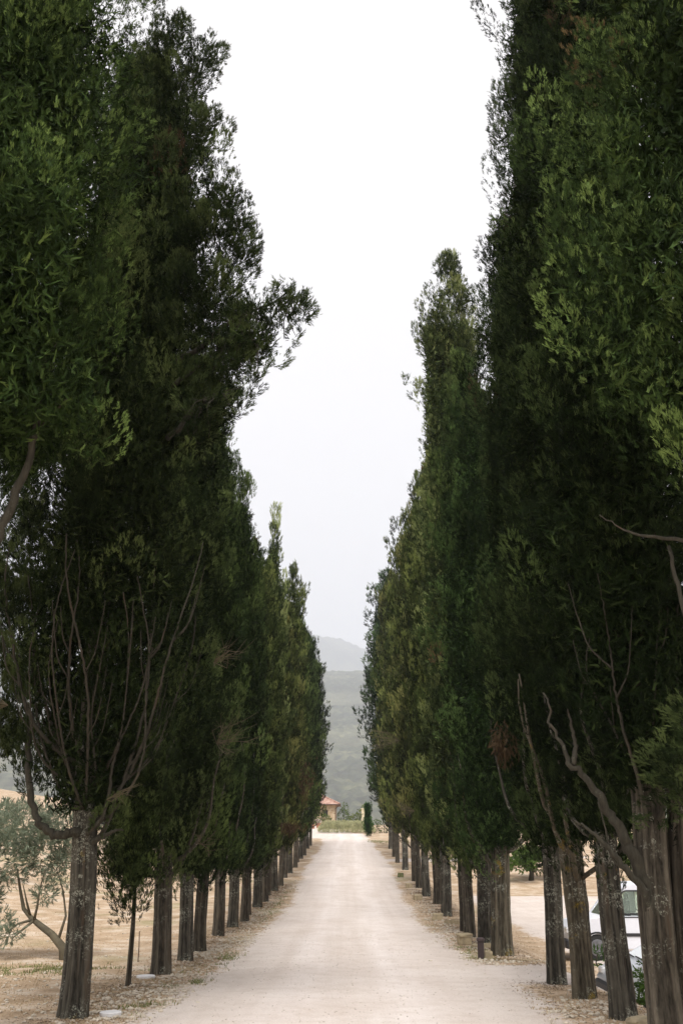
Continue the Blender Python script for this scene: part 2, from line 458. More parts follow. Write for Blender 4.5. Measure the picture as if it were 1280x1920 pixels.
def crowns(x, y, cell, seed):
    """rounded tree-crown bumps (jittered cells)"""
    gx_, gy_ = np.floor(x / cell), np.floor(y / cell); best = np.zeros_like(x)
    for i in (-1, 0, 1):
        for j in (-1, 0, 1):
            cx_, cy_ = gx_ + i, gy_ + j
            px = (cx_ + hash2(cx_, cy_, seed)) * cell; py = (cy_ + hash2(cx_, cy_, seed + 5)) * cell
            rr = cell * (.5 + .35 * hash2(cx_, cy_, seed + 9))
            h = np.sqrt(np.clip(1 - ((x - px) ** 2 + (y - py) ** 2) / rr ** 2, 0, 1)) * rr * 1.1
            best = np.maximum(best, h)
    return best
def hill(y0, y1, hts, xs, ys, seed, cell):
    X, Y = np.meshgrid(xs, ys)
    t = (Y - y0) / (y1 - y0)
    prof = np.interp(t, *hts)
    lat = 1 + .22 * (fbm(X / 900 + 3, Y / 2200, seed, 3) - .5) * 2
    z = prof * lat * (1 + .10 * (fbm(X / 260, Y / 300, seed + 3, 4) - .5) * 2) - 24
    clear = sstep(.60, .66, fbm(X / 140, Y / 110, seed + 8, 3)) * .35
    z = z + crowns(X, Y, cell, seed + 11) * (1 - clear)
    ny_, nx_ = X.shape; ii = np.arange(nx_ * ny_).reshape(ny_, nx_)
    Q = np.stack([ii[:-1, :-1], ii[:-1, 1:], ii[1:, 1:], ii[1:, :-1]], -1).reshape(-1, 4)
    return X, Y, z, Q, clear
xs = axis([(-2600, -300, 40), (-300, -150, 8), (-150, 190, 3.2), (190, 340, 8), (340, 2600, 40)])
ys = axis([(480, 1900, 5), (1900, 2400, 40)])
X, Y, z, Q, cl = hill(480, 1900, ([-.1, 0, .12, .3, .55, .8, 1.0, 1.2, 1.5], [-10, 0, 34, 92, 190, 305, 372, 366, 310]), xs, ys, 5, 9)
mb = MB(); mb.add(np.stack([X, Y, z], -1).reshape(-1, 3), Q, a=cl.ravel())
Vh = mb.v[0]; mb.v[0] = (Vh * 2.4).astype(np.float32)
tag(mb.build('hills', M['hills'], smooth=True), kind='structure')
xs = axis([(-5200, -500, 120), (-500, 600, 9), (600, 5200, 120)])
ys = axis([(2300, 3700, 25), (3700, 4100, 10), (4100, 4800, 70)])
X, Y, z, Q, cl = hill(2300, 3900, ([-.1, 0, .3, .6, .85, 1.0, 1.15, 1.6], [0, 60, 260, 490, 670, 745, 715, 500]), xs, ys, 41, 14)
z = z - (X - 0) * .45 * np.exp(-(X / 900.) ** 2)
mb = MB(); mb.add(np.stack([X, Y, z], -1).reshape(-1, 3), Q, a=cl.ravel())
mb.v[0] = (mb.v[0] * 2.4).astype(np.float32)
tag(mb.build('far_hills', M['hills'], smooth=True), kind='structure')

# ------------------------------------------------------------------ foliage
def basis(d, rng):
    d = d / (np.linalg.norm(d, axis=1)[:, None] + 1e-9)
    r = rng.normal(size=d.shape); u = np.cross(d, r); u /= np.linalg.norm(u, axis=1)[:, None] + 1e-9
    w = np.cross(d, u)
    return np.stack([u, w, d], -1)            # columns are local x, y, z

def sprig(rng, nq, spread=.6, wid=.13, tri=False):
    """one feathery spray, unit length along +z, nq narrow leaves"""
    V = []
    for i in range(nq):
        if i == 0: b = np.array([0, 0, 0.]); d = np.array([.0, .0, 1.0]); L = 1.0
        else:
            b = np.array([0, 0, .05 + .65 * (i - 1) / max(1, nq - 1)]); az = i * 2.4 + rng.uniform(-.4, .4)
            tl = rng.uniform(.35, .9) * spread; d = np.array([math.cos(az) * math.sin(tl), math.sin(az) * math.sin(tl), math.cos(tl)]); L = rng.uniform(.42, .7)
        s = np.cross(d, rng.normal(size=3)); s /= np.linalg.norm(s)
        w = wid * L * (1.0 if i else .7)
        if tri: V += [b - s * w * .8, b + d * L, b + s * w * .8]
        else: V += [b, b + d * L * .55 + s * w, b + d * L, b + d * L * .5 - s * w]
    return np.array(V)

def scatter_sprigs(mb, rng, C, D, S_, tint, nq, wid=.13, spread=.7, tri=False):
    n = len(C)
    if n == 0: return
    kinds = rng.integers(0, 4, n)
    B = basis(D, rng)
    for k in range(4):
        T = sprig(rng, nq, spread, wid, tri).astype(np.float32); m = kinds == k; e = 3 if tri else 4
        if not m.any(): continue
        P = np.einsum('nij,vj->nvi', B[m].astype(np.float32), T) * S_[m][:, None, None] + C[m][:, None, :]
        nn = m.sum(); Q = np.arange(nn * nq * e).reshape(-1, e)
        mb.add(P.astype(np.float32).reshape(-1, 3), None if tri else Q, Q if tri else None, a=np.repeat(tint[m], nq * e))

def plumes(mb, rng, PC, PD, PL, PW, per, slen, nq, tint, wid=.13, round_=False):
    """flame-shaped tufts: centres PC (base), axes PD, lengths PL, radii PW"""
    n = len(PC); tot = n * per
    # every plume is a bundle of small tufts, every tuft a bundle of sprays
    m = 7; K = max(3, per // m); tot = n * K
    it = np.repeat(np.arange(n), K)
    st_ = rng.random(tot) ** .85
    ph = rng.random(tot) * 2 * np.pi
    B = basis(PD, rng)
    prof = np.sqrt(np.clip(1 - (2 * st_ - 1) ** 2, 0, 1)) if round_ else (np.sin(np.pi * np.clip(st_ * .80 + .16, 0, 1)) ** .65) * (1 - .18 * st_)
    rr = PW[it] * prof * np.sqrt(rng.uniform(.50, 1.06, tot))
    rad = np.cos(ph)[:, None] * B[it, :, 0] + np.sin(ph)[:, None] * B[it, :, 1]
    TC = PC[it] + B[it, :, 2] * (st_ * PL[it])[:, None] + rad * rr[:, None]
    TD = B[it, :, 2] * .8 + rad * (.7 - .45 * st_)[:, None] + rng.normal(size=(tot, 3)) * .18 + np.array([0, 0, .5])
    TD /= np.linalg.norm(TD, axis=1)[:, None]
    TT = rng.normal(size=tot) * .11 + .30 * (st_ - .4)  # fresh tips lighter, bases darker: lit clump tops put into the colour
    j = np.repeat(np.arange(tot), m); i = it[j]; tot = len(j)
    u = rng.random(tot)
    C = TC[j] + TD[j] * (u * slen * 1.5)[:, None] + rng.normal(size=(tot, 3)) * slen * .22
    D = TD[j] + rng.normal(size=(tot, 3)) * .22
    sz = slen * rng.uniform(.65, 1.2, tot) * (1.1 - .35 * u)
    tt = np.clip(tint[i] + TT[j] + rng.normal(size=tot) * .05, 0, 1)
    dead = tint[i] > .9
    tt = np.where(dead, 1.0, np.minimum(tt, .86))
    scatter_sprigs(mb, rng, C, D, sz, tt, nq, wid, tri=True)

PROFILES = {
    'column': ([0, .04, .14, .35, .6, .8, .92, 1.0], [.40, .75, .97, 1.0, .92, .70, .42, .06]),
    'pointed': ([0, .05, .2, .4, .6, .78, .92, 1.0], [.45, .85, 1.0, .95, .76, .50, .26, .03]),
    'blunt': ([0, .05, .2, .5, .75, .88, .96, 1.0], [.42, .78, .95, 1.0, .97, .84, .56, .15]),
}
def crown_mesh(seed, H, zb, R, prof='column', lod=0, lump=.2, open_=0.0, keep=None, lean=(0, 0), dens=1.0, bulge=None, extra=(), vis=None):
    """keep(x, y, z) -> probability of a plume at that place (local coordinates)"""
    rng = np.random.default_rng(seed)
    slen, nq, per, wid, np_m2 = [(.060, 7, 455, .135, 2.7), (.092, 6, 280, .15, 2.6), (.15, 5, 140, .17, 2.3), (.052, 8, 530, .115, 2.7)][lod]
    tk, rk = PROFILES[prof]
    area = 2 * math.pi * R * .85 * (H - zb)
    n = int(area * np_m2 * dens)
    # shells: outer lumps, inner lumps
    t = rng.random(n * 3); rr = np.interp(t, tk, rk)
    t = t[rng.random(len(t)) < rr + .12][:n]; n = len(t)
    th = rng.random(n) * 2 * np.pi
    ph = rng.random(8) * 6.28
    def lumpf(th, z):
        return 1 + lump * (.45 * np.sin(3 * th + ph[0] + .35 * z) + .4 * np.sin(5 * th + ph[1] - .5 * z) + .5 * np.sin(1.1 * z + 2 * th + ph[2]) + .35 * np.sin(2.3 * z + 4 * th + ph[3]) + .35 * np.sin(.6 * z + th + ph[4]))
    # billowing clumps: most plumes gather round clump centres, dark gaps stay between them
    nc = max(12, int(area * .8))
    ct = rng.random(nc * 3); ct = ct[rng.random(nc * 3) < np.interp(ct, tk, rk) + .12][:nc]; nc = len(ct)
    cth = rng.random(nc) * 2 * np.pi; ctint = rng.normal(size=nc) * .13; cout = rng.uniform(-.14, .14, nc)
    ci = rng.integers(0, nc, n); grp = rng.random(n) < .6
    cr = R * np.interp(ct[ci], tk, rk) + .15
    t = np.where(grp, np.clip(ct[ci] + rng.normal(size=n) * .42 / (H - zb), 0, 1), t)
    th = np.where(grp, cth[ci] + rng.normal(size=n) * .20 / cr, th)
    z = zb + t * (H - zb)
    off = np.sqrt(((t - ct[ci]) * (H - zb) / .8) ** 2 + (np.angle(np.exp(1j * (th - cth[ci]))) * cr / .45) ** 2)
    env = R * np.interp(t, tk, rk) * lumpf(th, z)
    if bulge: env = env * (1 + (bulge[0] - 1) * np.exp(-((z - bulge[1]) / bulge[2]) ** 2) * np.clip(np.cos(th - bulge[3]) * 1.2, 0, 1))
    rho = np.where(grp, 1.0 + cout[ci] - .30 * np.clip(off, 0, 1.5) ** 2 - rng.uniform(0, .20, n), np.where(rng.random(n) < .6, rng.uniform(.72, 1.08, n), rng.uniform(.4, .75, n)))
    PW = (.17 + .27 * rng.random(n) ** 1.3) * (.75 + .25 * R) * (.6 + .4 * np.interp(t, tk, rk))
    PL = rng.uniform(.65, 1.35, n) * (.6 + .4 * np.interp(t, tk, rk))
    rpos = np.maximum(env * rho - PW * 1.05, 0)
    rad = np.stack([np.cos(th), np.sin(th), np.zeros(n)], -1)
    ax = np.interp(t, [0, 1], lean[0] * np.array([0, 1])); ay = t * lean[1]
    PC = rad * rpos[:, None] + np.stack([ax, ay, z - PL * .35], -1)
    tilt = rng.uniform(.15, .6, n) * (1 - .6 * t) + .1
    PD = rad * tilt[:, None] + np.array([0, 0, 1.0]) + rng.normal(size=(n, 3)) * .12
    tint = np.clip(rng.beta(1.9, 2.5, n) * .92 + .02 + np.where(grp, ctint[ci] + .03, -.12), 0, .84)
    tint[rng.random(n) < .003] = 1.0
    if vis:      # thinner where the tree turns away from the road, and above the height that can be seen
        w_ = np.where((PC[:, 0] * vis[0] + PC[:, 1] * vis[1]) < -.25, .45, 1.0) * np.where(PC[:, 2] > vis[2], .3, 1.0)
        k = rng.random(n) < w_; PC, PD, PL, PW, tint = PC[k], PD[k], PL[k], PW[k], tint[k]
    for (bx, by, bz, br, bh, bn) in extra:       # side masses of foliage carried by big limbs
        u = rng.normal(size=(bn, 3)); u /= np.linalg.norm(u, axis=1)[:, None]; u *= rng.uniform(.5, 1, (bn, 1)) ** .5
        PC = np.concatenate([PC, np.array([bx, by, bz]) + u * np.array([br, br, bh])]); PD = np.concatenate([PD, u * .5 + np.array([0, 0, .8]) + rng.normal(size=(bn, 3)) * .15])
        PL = np.concatenate([PL, rng.uniform(.4, .8, bn)]); PW = np.concatenate([PW, rng.uniform(.14, .30, bn)]); tint = np.concatenate([tint, np.clip(rng.beta(2.6, 3.4, bn) * .85 + .08, 0, .84)])
    n = len(PC)
    if keep is not None:
        k = rng.random(n) < keep(PC[:, 0], PC[:, 1], PC[:, 2])
        if extra: k[-sum(e[5] for e in extra):] = True
        PC, PD, PL, PW, tint = PC[k], PD[k], PL[k], PW[k], tint[k]
    mb = MB()
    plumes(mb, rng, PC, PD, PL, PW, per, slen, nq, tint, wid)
    # dense inner twiggery, tinted darker to put shade into the crown hollows
    m = int(area * (330 if lod != 2 else 110) * (1 - open_))
    m = int(m * (1.6 if lod != 2 else 1)); t = rng.random(m); th = rng.random(m) * 6.283; z = zb + .4 + t * (H - zb) * .93
    r = R * np.interp(t, tk, rk) * np.sqrt(rng.uniform(.0, .50, m)) * (.35 + 1.1 * fbm(th * 1.2 + 7, z * .8, seed, 3)) * lumpf(th, z)
    if bulge: r = r * (1 + (bulge[0] - 1) * np.exp(-((z - bulge[1]) / bulge[2]) ** 2) * np.clip(np.cos(th - bulge[3]) * 1.2, 0, 1))
    k = t < .9; t, th, z, r = t[k], th[k], z[k], r[k]; m = len(t)
    C = np.stack([np.cos(th) * r + t * lean[0], np.sin(th) * r + t * lean[1], z], -1)
    D = rng.normal(size=(m, 3)) + np.array([0, 0, .8])
    if keep is not None:
        k = rng.random(m) < keep(C[:, 0], C[:, 1], C[:, 2]); C, D = C[k], D[k]
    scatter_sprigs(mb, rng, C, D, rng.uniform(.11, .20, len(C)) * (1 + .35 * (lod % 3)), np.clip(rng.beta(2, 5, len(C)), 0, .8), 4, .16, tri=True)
    # coarse core twiggery, shade put into its tint, keeps the middle of the crown opaque
    m = int(area * (95 if lod != 2 else 30) * (1 - open_)); t = rng.random(m) * .74; th = rng.random(m) * 6.283; z = zb + .5 + t * (H - zb)
    r = R * np.interp(t, tk, rk) * np.sqrt(rng.uniform(0, .30, m))
    if bulge: r = r * (1 + .7 * (bulge[0] - 1) * np.exp(-((z - bulge[1]) / bulge[2]) ** 2) * np.clip(np.cos(th - bulge[3]) * 1.2, 0, 1))
    C = np.stack([np.cos(th) * r + t * lean[0], np.sin(th) * r + t * lean[1], z], -1)
    if keep is not None:
        k = rng.random(m) < np.clip(keep(C[:, 0], C[:, 1], C[:, 2]) * 2 - .4, 0, 1); C = C[k]
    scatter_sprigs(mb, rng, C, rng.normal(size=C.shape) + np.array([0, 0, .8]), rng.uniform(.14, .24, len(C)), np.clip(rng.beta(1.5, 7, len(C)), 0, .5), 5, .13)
    return mb

def trunk(mb, seed, r0, H, hi=3.0, lean=(0, 0), m=72, flare=.17, dz=.045, base=(0, 0), depth=.13):
    rng = np.random.default_rng(seed)
    zs = np.concatenate([np.arange(-.25, hi, dz), np.linspace(hi, H, 26)])
    th = np.arange(m) / m * 2 * np.pi
    Z, T = np.meshgrid(zs, th, indexing='ij')
    tw = rng.uniform(-.12, .12)
    rid = np.zeros_like(Z)
    for k in (2, 3, 5, 7, 11):
        rid += (1.0 / math.sqrt(k)) * np.sin(k * (T + tw * Z) + rng.uniform(0, 6.28) + .35 * np.sin(Z * rng.uniform(.5, 1.4) + rng.uniform(0, 6)))
    rid = rid / 2.2
    sh = 1 - np.abs(np.clip(rid, -1, 1)) ** 1.0
    fine = fbm(T * m / 7.0, Z * 1.6, seed + 3, 3) - .5
    bumpy = fbm(T * 3.5, Z * 3.0, seed + 9, 3) - .5
    f = -depth * 1.4 * sh ** 3 + .12 * rid + .10 * fine + .12 * bumpy
    R = r0 * (1 - .55 * np.clip(Z / H, 0, 1)) * (1 + flare * np.exp(-np.clip(Z + .1, 0, 9) / .38)) * (1 + f)
    wx = .05 * np.sin(Z * .9 + rng.uniform(0, 6)) * np.clip(Z, 0, 2) / 2; wy = .05 * np.sin(Z * .8 + rng.uniform(0, 6)) * np.clip(Z, 0, 2) / 2
    X = base[0] + np.cos(T) * R + lean[0] * np.clip(Z, -1, 99) / H + wx; Y = base[1] + np.sin(T) * R + lean[1] * np.clip(Z, -1, 99) / H + wy
    nz = len(zs); i = np.arange(nz - 1)[:, None] * m; j = np.arange(m)[None]; k = (j + 1) % m
    Q = np.stack([i + j, i + k, i + m + k, i + m + j], -1).reshape(-1, 4)
    ridge = np.clip(.62 - sh ** 3 * .6 + fine * .9 + bumpy * .2, 0, 1)
    mb.add(np.stack([X, Y, Z], -1).reshape(-1, 3), Q, a=ridge.ravel())

def limb_path(rng, p0, az, z1, reach, curl=.35, n=10, wob=.06):
    """a limb that leaves outwards then climbs steeply"""
    s = np.linspace(0, 1, n)
    out = reach * (1 - np.exp(-s / curl)) / (1 - math.exp(-1 / curl))
    zz = p0[2] + (z1 - p0[2]) * s ** 1.25
    w1, w2 = rng.uniform(0, 6.28, 2)
    a = az + .18 * np.sin(s * 4 + w1)
    P = np.stack([p0[0] + out * np.cos(a) + wob * np.sin(s * 9 + w2) * s, p0[1] + out * np.sin(a) + wob * np.cos(s * 8 + w1) * s, zz], -1)
    return P

def far_limbs(mb, rng, n, r0, z0, H, R):
    for i in range(n):
        az = rng.uniform(0, 6.28); zz = z0 + rng.uniform(-.2, .9)
        P = limb_path(rng, (math.cos(az) * r0 * .5, math.sin(az) * r0 * .5, zz), az, zz + rng.uniform(1.6, 3.5), R * rng.uniform(.5, .8))
        tube(mb, P, np.linspace(r0 * .22, .012, len(P)), 7)

def cypress(x, y, H, zb, R, crown_me, bark, r0, seed, label, color, hi=False, sub='cypress_tree', limbs=5, lean=(0, 0), rz=0, trunk_kw=None, scale=None):
    root = empty(sub, (x, y, float(G(x, y)) - .02), 0)
    tag(root, label, 'cypress tree')
    rng = np.random.default_rng(seed)
    mb = MB()
    kw = dict(m=72 if hi else 36, dz=.04 if hi else .12, hi=3.2 if hi else 2.6)
    if trunk_kw: kw.update(trunk_kw)
    trunk(mb, seed, r0, H * .88, lean=lean, **kw)
    if limbs: far_limbs(mb, rng, limbs, r0, zb - .1, H, R)
    mb.build('trunk', bark, root, smooth=True)
    c = link('crown', crown_me, M['leaf'], root)
    c.color = (*color, 1); c.rotation_euler = (0, 0, rz)
    if scale: c.scale = scale
    return root

# colour multipliers
GREEN = (1.12, 1.18, 1.0); OLIVE = (1.75, 1.55, 1.35); BROWN = (2.15, 1.65, 1.65); DARK = (.8, .9, .85); BLUE = (.9, 1.1, 1.3); PALE = (2.7, 2.35, 2.6); LIT = (1.25, 1.2, 1.05)
GL, GR = 'cypresses lining the left side of the road', 'cypresses lining the right side of the road'

# shared crowns for the middle and far trees (unit height 16 m, radius 1.4 m, crown base 1.7 m)
mid = [crown_mesh(100 + i, 16, 1.75, 1.4, pr, lod=1, lump=.22).mesh('crown') for i, pr in enumerate(('column', 'pointed', 'blunt'))]
far = [crown_mesh(200 + i, 16, 1.75, 1.4, pr, lod=2, lump=.2).mesh('crown') for i, pr in enumerate(('column', 'pointed', 'blunt'))]

def shared(x, y, H, R, which, k, color, bark, r0, seed, label, limbs=4, rz=None, lean=(0, 0)):
    me = which[k]
    t = cypress(x, y, H, 1.75, R, me, bark, r0, seed, label, color, limbs=limbs, rz=seed * 1.7 if rz is None else rz,
                scale=(R / 1.4, R / 1.4, H / 16.0), lean=lean, hi=(y < 32))
    return t

# ---------- left row: F, H, R, mesh set, colour, words
LR = [
    (24.0, 14.2, 1.0, 'm', 0, GREEN, 'third grey trunk of the left row, dark green crown meeting its neighbours'),
    (26.2, 14.0, 1.0, 'm', 1, DARK, 'fourth trunk of the left row, pale fluted bark set behind the third'),
    (30.8, 14.6, 1.02, 'm', 2, GREEN, 'cypress just past the second pile of white stones on the left'),
    (33.6, 13.2, 1.0, 'm', 0, DARK, 'dark narrow cypress sixth along the left row'),
    (36.2, 13.2, 1.0, 'm', 1, LIT, 'cypress with brighter green tufts, seventh along the left row'),
    (39.0, 13.4, 1.0, 'm', 2, OLIVE, 'olive green cypress, eighth along the left row'),
    (42.4, 14.2, 1.0, 'm', 0, LIT, 'green cypress behind the rust brown dead sprig on the left'),
    (45.2, 17.6, 0.95, 'f', 1, PALE, 'thin pointed cypress with see-through tip rising above the left row'),
    (48.7, 15.0, 1.1, 'f', 0, BROWN, 'brownish cypress beneath the thin pointed tip on the left'),
    (51.8, 15.0, 1.1, 'f', 2, OLIVE, 'olive brown cypress eleventh along the left row'),
    (55.3, 15.0, 1.15, 'f', 0, BROWN, 'brown tinged cypress with dead patches, twelfth along the left row'),
    (61.4, 15.6, 1.2, 'f', 2, OLIVE, 'thirteenth cypress on the left, olive crown'),
    (65.1, 19.2, 1.05, 'f', 2, OLIVE, 'round-topped cypress standing clear of its neighbours on the left'),
    (70.2, 16.6, 1.2, 'f', 0, GREEN, 'green cypress just beyond the round-topped one on the left'),
    (76.0, 17.4, 1.2, 'f', 1, GREEN, 'sixteenth cypress on the left, its top sloping toward the hills'),
    (80.2, 17.6, 1.25, 'f', 2, DARK, 'seventeenth cypress on the left, dark crown below the skyline slope'),
    (83.9, 17.8, 1.25, 'f', 0, GREEN, 'fourth cypress from the far end of the left row'),
    (87.9, 18.0, 1.3, 'f', 2, DARK, 'next-to-last but one cypress of the left row, dark crown'),
    (92.5, 17.6, 1.4, 'f', 0, GREEN, 'last but one cypress of the left row'),
    (97.4, 17.6, 1.6, 'f', 2, DARK, 'last cypress of the left row, dark edge against the farmhouse roof'),
]
for i, (F, H, R, st, k, colr, lab) in enumerate(LR):
    x = -3.61 + (.12 * math.sin(i * 2.1) if i > 1 else 0)
    t = shared(x, F, H, R, mid if st == 'm' else far, k, colr, M['bark'] if i % 3 else M['bark_lichen'], [.175, .15, .185][i % 3], 300 + i, lab)
    t['group'] = GL
# ---------- right row
RR = [
    (28.5, 17.5, 1.08, 'm', 0, GREEN, 'dark trunk directly behind the big yellow-lichened trunk on the right'),
    (30.6, 21.6, 1.26, 'm', 2, PALE, 'pale grey-green loose cypress with a blunt top against the sky'),
    (32.7, 17.5, 1.08, 'm', 1, GREEN, 'cypress with lichen-mottled trunk beside the dark gap on the right'),
    (38.3, 18.0, 1.22, 'm', 0, OLIVE, 'olive cypress beside the stone block with a flat slab on top'),
    (40.6, 18.6, 1.17, 'm', 2, LIT, 'green cypress with a slim pale stem at its foot on the right'),
    (44.0, 19.0, 1.22, 'm', 1, OLIVE, 'olive cypress just past the pale stone step on the right'),
    (48.3, 19.6, 1.3, 'f', 0, BROWN, 'brownish cypress with dead grey twigs on its road side'),
    (53.5, 19.6, 1.4, 'f', 2, OLIVE, 'olive brown cypress eleventh along the right row'),
    (58.7, 19.8, 1.4, 'f', 1, BROWN, 'cypress just before the mossy stump on the right'),
    (68.0, 20.5, 1.45, 'f', 0, OLIVE, 'cypress just before the far side track on the right'),
    (75.7, 21.0, 1.45, 'f', 2, BROWN, 'dull olive cypress at the mouth of the far side track'),
    (82.6, 22.0, 1.5, 'f', 0, DARK, 'last but one cypress of the right row, dark blue-green'),
    (92.1, 24.6, 2.3, 'f', 2, BLUE, 'last cypress of the right row, ragged edge in front of the hills'),
]
pale_me = crown_mesh(11, 22.2, 1.8, 1.32, 'blunt', 1, .16, open_=.1, dens=1.7, vis=(-.6, -.8, 99)).mesh('crown'); pale_me.materials.append(M['leaf'])
for i, (F, H, R, st, k, colr, lab) in enumerate(RR):
    x = 3.6 + .1 * math.sin(i * 1.7) - (.25 if i == 1 else 0)
    t = shared(x, F, H, R, mid if st == 'm' else far, k, colr, M['bark'] if i % 3 else M['bark_lichen'], [.195, .15, .175][i % 3], 400 + i, lab)
    t['group'] = GR
    if i == 1: [c for c in t.children if c.name.startswith('crown')][0].data = pale_me; [c for c in t.children if c.name.startswith('crown')][0].scale = (1, 1, 1)

# ---------- near trees, each with its own crown
def limbs_obj(root, specs, seed, name='limb'):
    """specs: list of (point list, r0, r1); each becomes one limb child"""
    rng = np.random.default_rng(seed)
    for pts, a, b in specs:
        pts = np.asarray(pts, float)
        # resample with a smooth curve and a little gnarl
        s = np.linspace(0, len(pts) - 1, len(pts) * 6)
        P = np.stack([np.interp(s, np.arange(len(pts)), pts[:, c]) for c in range(3)], -1)
        k = np.array([.25, .5, .25])
        for _ in range(4):
            Q = P.copy(); Q[1:-1] = P[:-2] * .25 + P[1:-1] * .5 + P[2:] * .25; P = Q
        P[1:-1] += rng.normal(size=(len(P) - 2, 3)) * a * .20
        mb = MB(); rad = np.linspace(a, b, len(P)) * (1 + .10 * rng.normal(size=len(P)).cumsum() * .3)
        tube(mb, P, np.clip(rad, b * .8, a * 1.3), 10)
        mb.build(name, M['limb'], root, smooth=True)

def fan(rng, n, z0, r0, reach, z1, azr):
    out = []
    for i in range(n):
        az = azr[0] + (azr[1] - azr[0]) * (i + rng.uniform(.1, .9)) / n
        zz = z0 + rng.uniform(-.3, .9)
        P = limb_path(rng, (math.cos(az) * r0 * .6, math.sin(az) * r0 * .6, zz), az, z1 + rng.uniform(-1.2, 1.5), reach * rng.uniform(.6, 1.1), curl=rng.uniform(.3, .7))
        r1 = .014 + .030 * rng.random() ** 1.8
        out.append((P, r1, .007))
        for q in range(2):      # side branches
            k = int(rng.integers(3, 7)); b = P[k]; az2 = az + rng.uniform(-1.2, 1.2); L = rng.uniform(.5, 1.1)
            out.append(([b, b + L * np.array([math.cos(az2) * .25, math.sin(az2) * .25, .25]), b + L * np.array([math.cos(az2) * .35, math.sin(az2) * .35, .65]), b + L * np.array([math.cos(az2) * .42, math.sin(az2) * .42, 1.0])], r1 * .42, .004))
    return out

# left, nearest visible trunk: open lower crown full of rising limbs
def keepA(x, y, z):
    front = (-y * .85 + x * .25) > -.15          # side towards the camera
    p = np.where(front & (z < 7.2), np.where(x < -.75, .95, np.where(z > 4.9, .55, .14)), 1.0)
    p = np.where(front & (z > 2.6) & (z < 4.8) & (x > -.1) & (x < .5), .35, p)
    return np.where((z < 3.0) & (x < -.2), .55, p)
A = cypress(-3.61, 14.5, 17.5, 2.1, 1.75, crown_mesh(1, 17.5, 2.2, 1.5, 'column', 0, .22, keep=keepA, bulge=(1.3, 11.8, 3.0, -.3), dens=1.4, extra=[(1.25, -.5, 11.3, .7, .8, 42), (.8, -.5, 13.2, .6, .8, 28), (1.4, -.6, 9.9, .6, .5, 32), (.7, -.5, 14.8, .5, .8, 22), (1.2, -.5, 8.8, .45, .5, 16), (-1.0, .6, 3.6, .6, .8, 34), (-1.2, .6, 5.0, .6, .9, 38), (-1.1, .6, 6.5, .6, .9, 38), (-.9, .3, 8.0, .7, .8, 32), (-1.7, .5, 4.4, .5, 1.1, 34), (-1.8, .5, 6.6, .5, 1.2, 34), (-1.7, .6, 8.6, .6, .9, 30)], vis=(.6, -.8, 15.5)).mesh('crown'), M['bark_lichen'], .19, 51,
            'nearest whole trunk on the left, split bark and many bare rising limbs', (.85, .85, .8), hi=True, limbs=0, lean=(-.1, 0))
A['group'] = GL
rngA = np.random.default_rng(8)
sp = fan(rngA, 17, 2.35, .2, 1.2, 5.5, (-3.3, .3)) + fan(rngA, 4, 2.6, .2, .9, 5.8, (.3, 3.0))
sp.append(([(0, -.1, 2.30), (-.12, -.2, 2.34), (-.35, -.27, 2.28), (-.60, -.25, 2.42), (-.78, -.2, 2.75), (-.9, -.1, 3.3), (-1.0, 0, 4.0)], .062, .03))
sp.append(([(.1, -.2, 2.2), (.3, -.3, 2.28), (.45, -.35, 2.36), (.55, -.3, 2.36)], .035, .012))
sp.append(([(.05, -.22, 2.3), (.25, -.32, 2.5), (.35, -.4, 2.8), (.36, -.42, 3.2), (.5, -.4, 3.7)], .035, .012))
limbs_obj(A, sp, 5)

B = cypress(-3.61, 21.0, 15.8, 2.0, 1.4, crown_mesh(2, 14.8, 1.9, 1.12, 'column', 0, .22, vis=(.6, -.8, 99)).mesh('crown'), M['bark'], .2, 52,
            'stout dark trunk of the left row just behind the slim sapling', (1, 1, .95), hi=True, limbs=6)
B['group'] = GL
# left, out of frame trunk: its crown fills the upper left corner and its bough hangs over the road
def keepZ(x, y, z):
    p = np.where((z < 6.2) & (x > -.25), .0, np.where(z < 4.7, .85, 1.0))
    return np.where(z > 13.5, 0, p * np.where(x < -.6, .4, 1.0))
Zt = cypress(-4.15, 9.9, 16.5, 5.0, 2.2, crown_mesh(3, 16.5, 2.9, 2.0, 'column', 3, .30, keep=keepZ, open_=.2, vis=(.6, -.8, 99)).mesh('crown'), M['bark'], .24, 53,
             'nearest left cypress, trunk unseen, wide ragged crown filling the upper left corner', (1.5, 1.65, 1.35), hi=True, limbs=0)
Zt['group'] = GL
limbs_obj(Zt, [([(.0, .0, 2.4), (.2, .0, 3.7), (.42, -.05, 4.7), (.62, -.1, 5.4), (.80, -.1, 6.0), (.82, -.1, 6.8), (.95, -.1, 7.6)], .06, .02),
               ([(.81, -.1, 6.2), (.95, -.15, 6.45), (1.2, -.2, 6.7)], .02, .008)] + fan(np.random.default_rng(4), 4, 3.4, .2, 1.3, 7.5, (-2.5, -1.2)), 6)

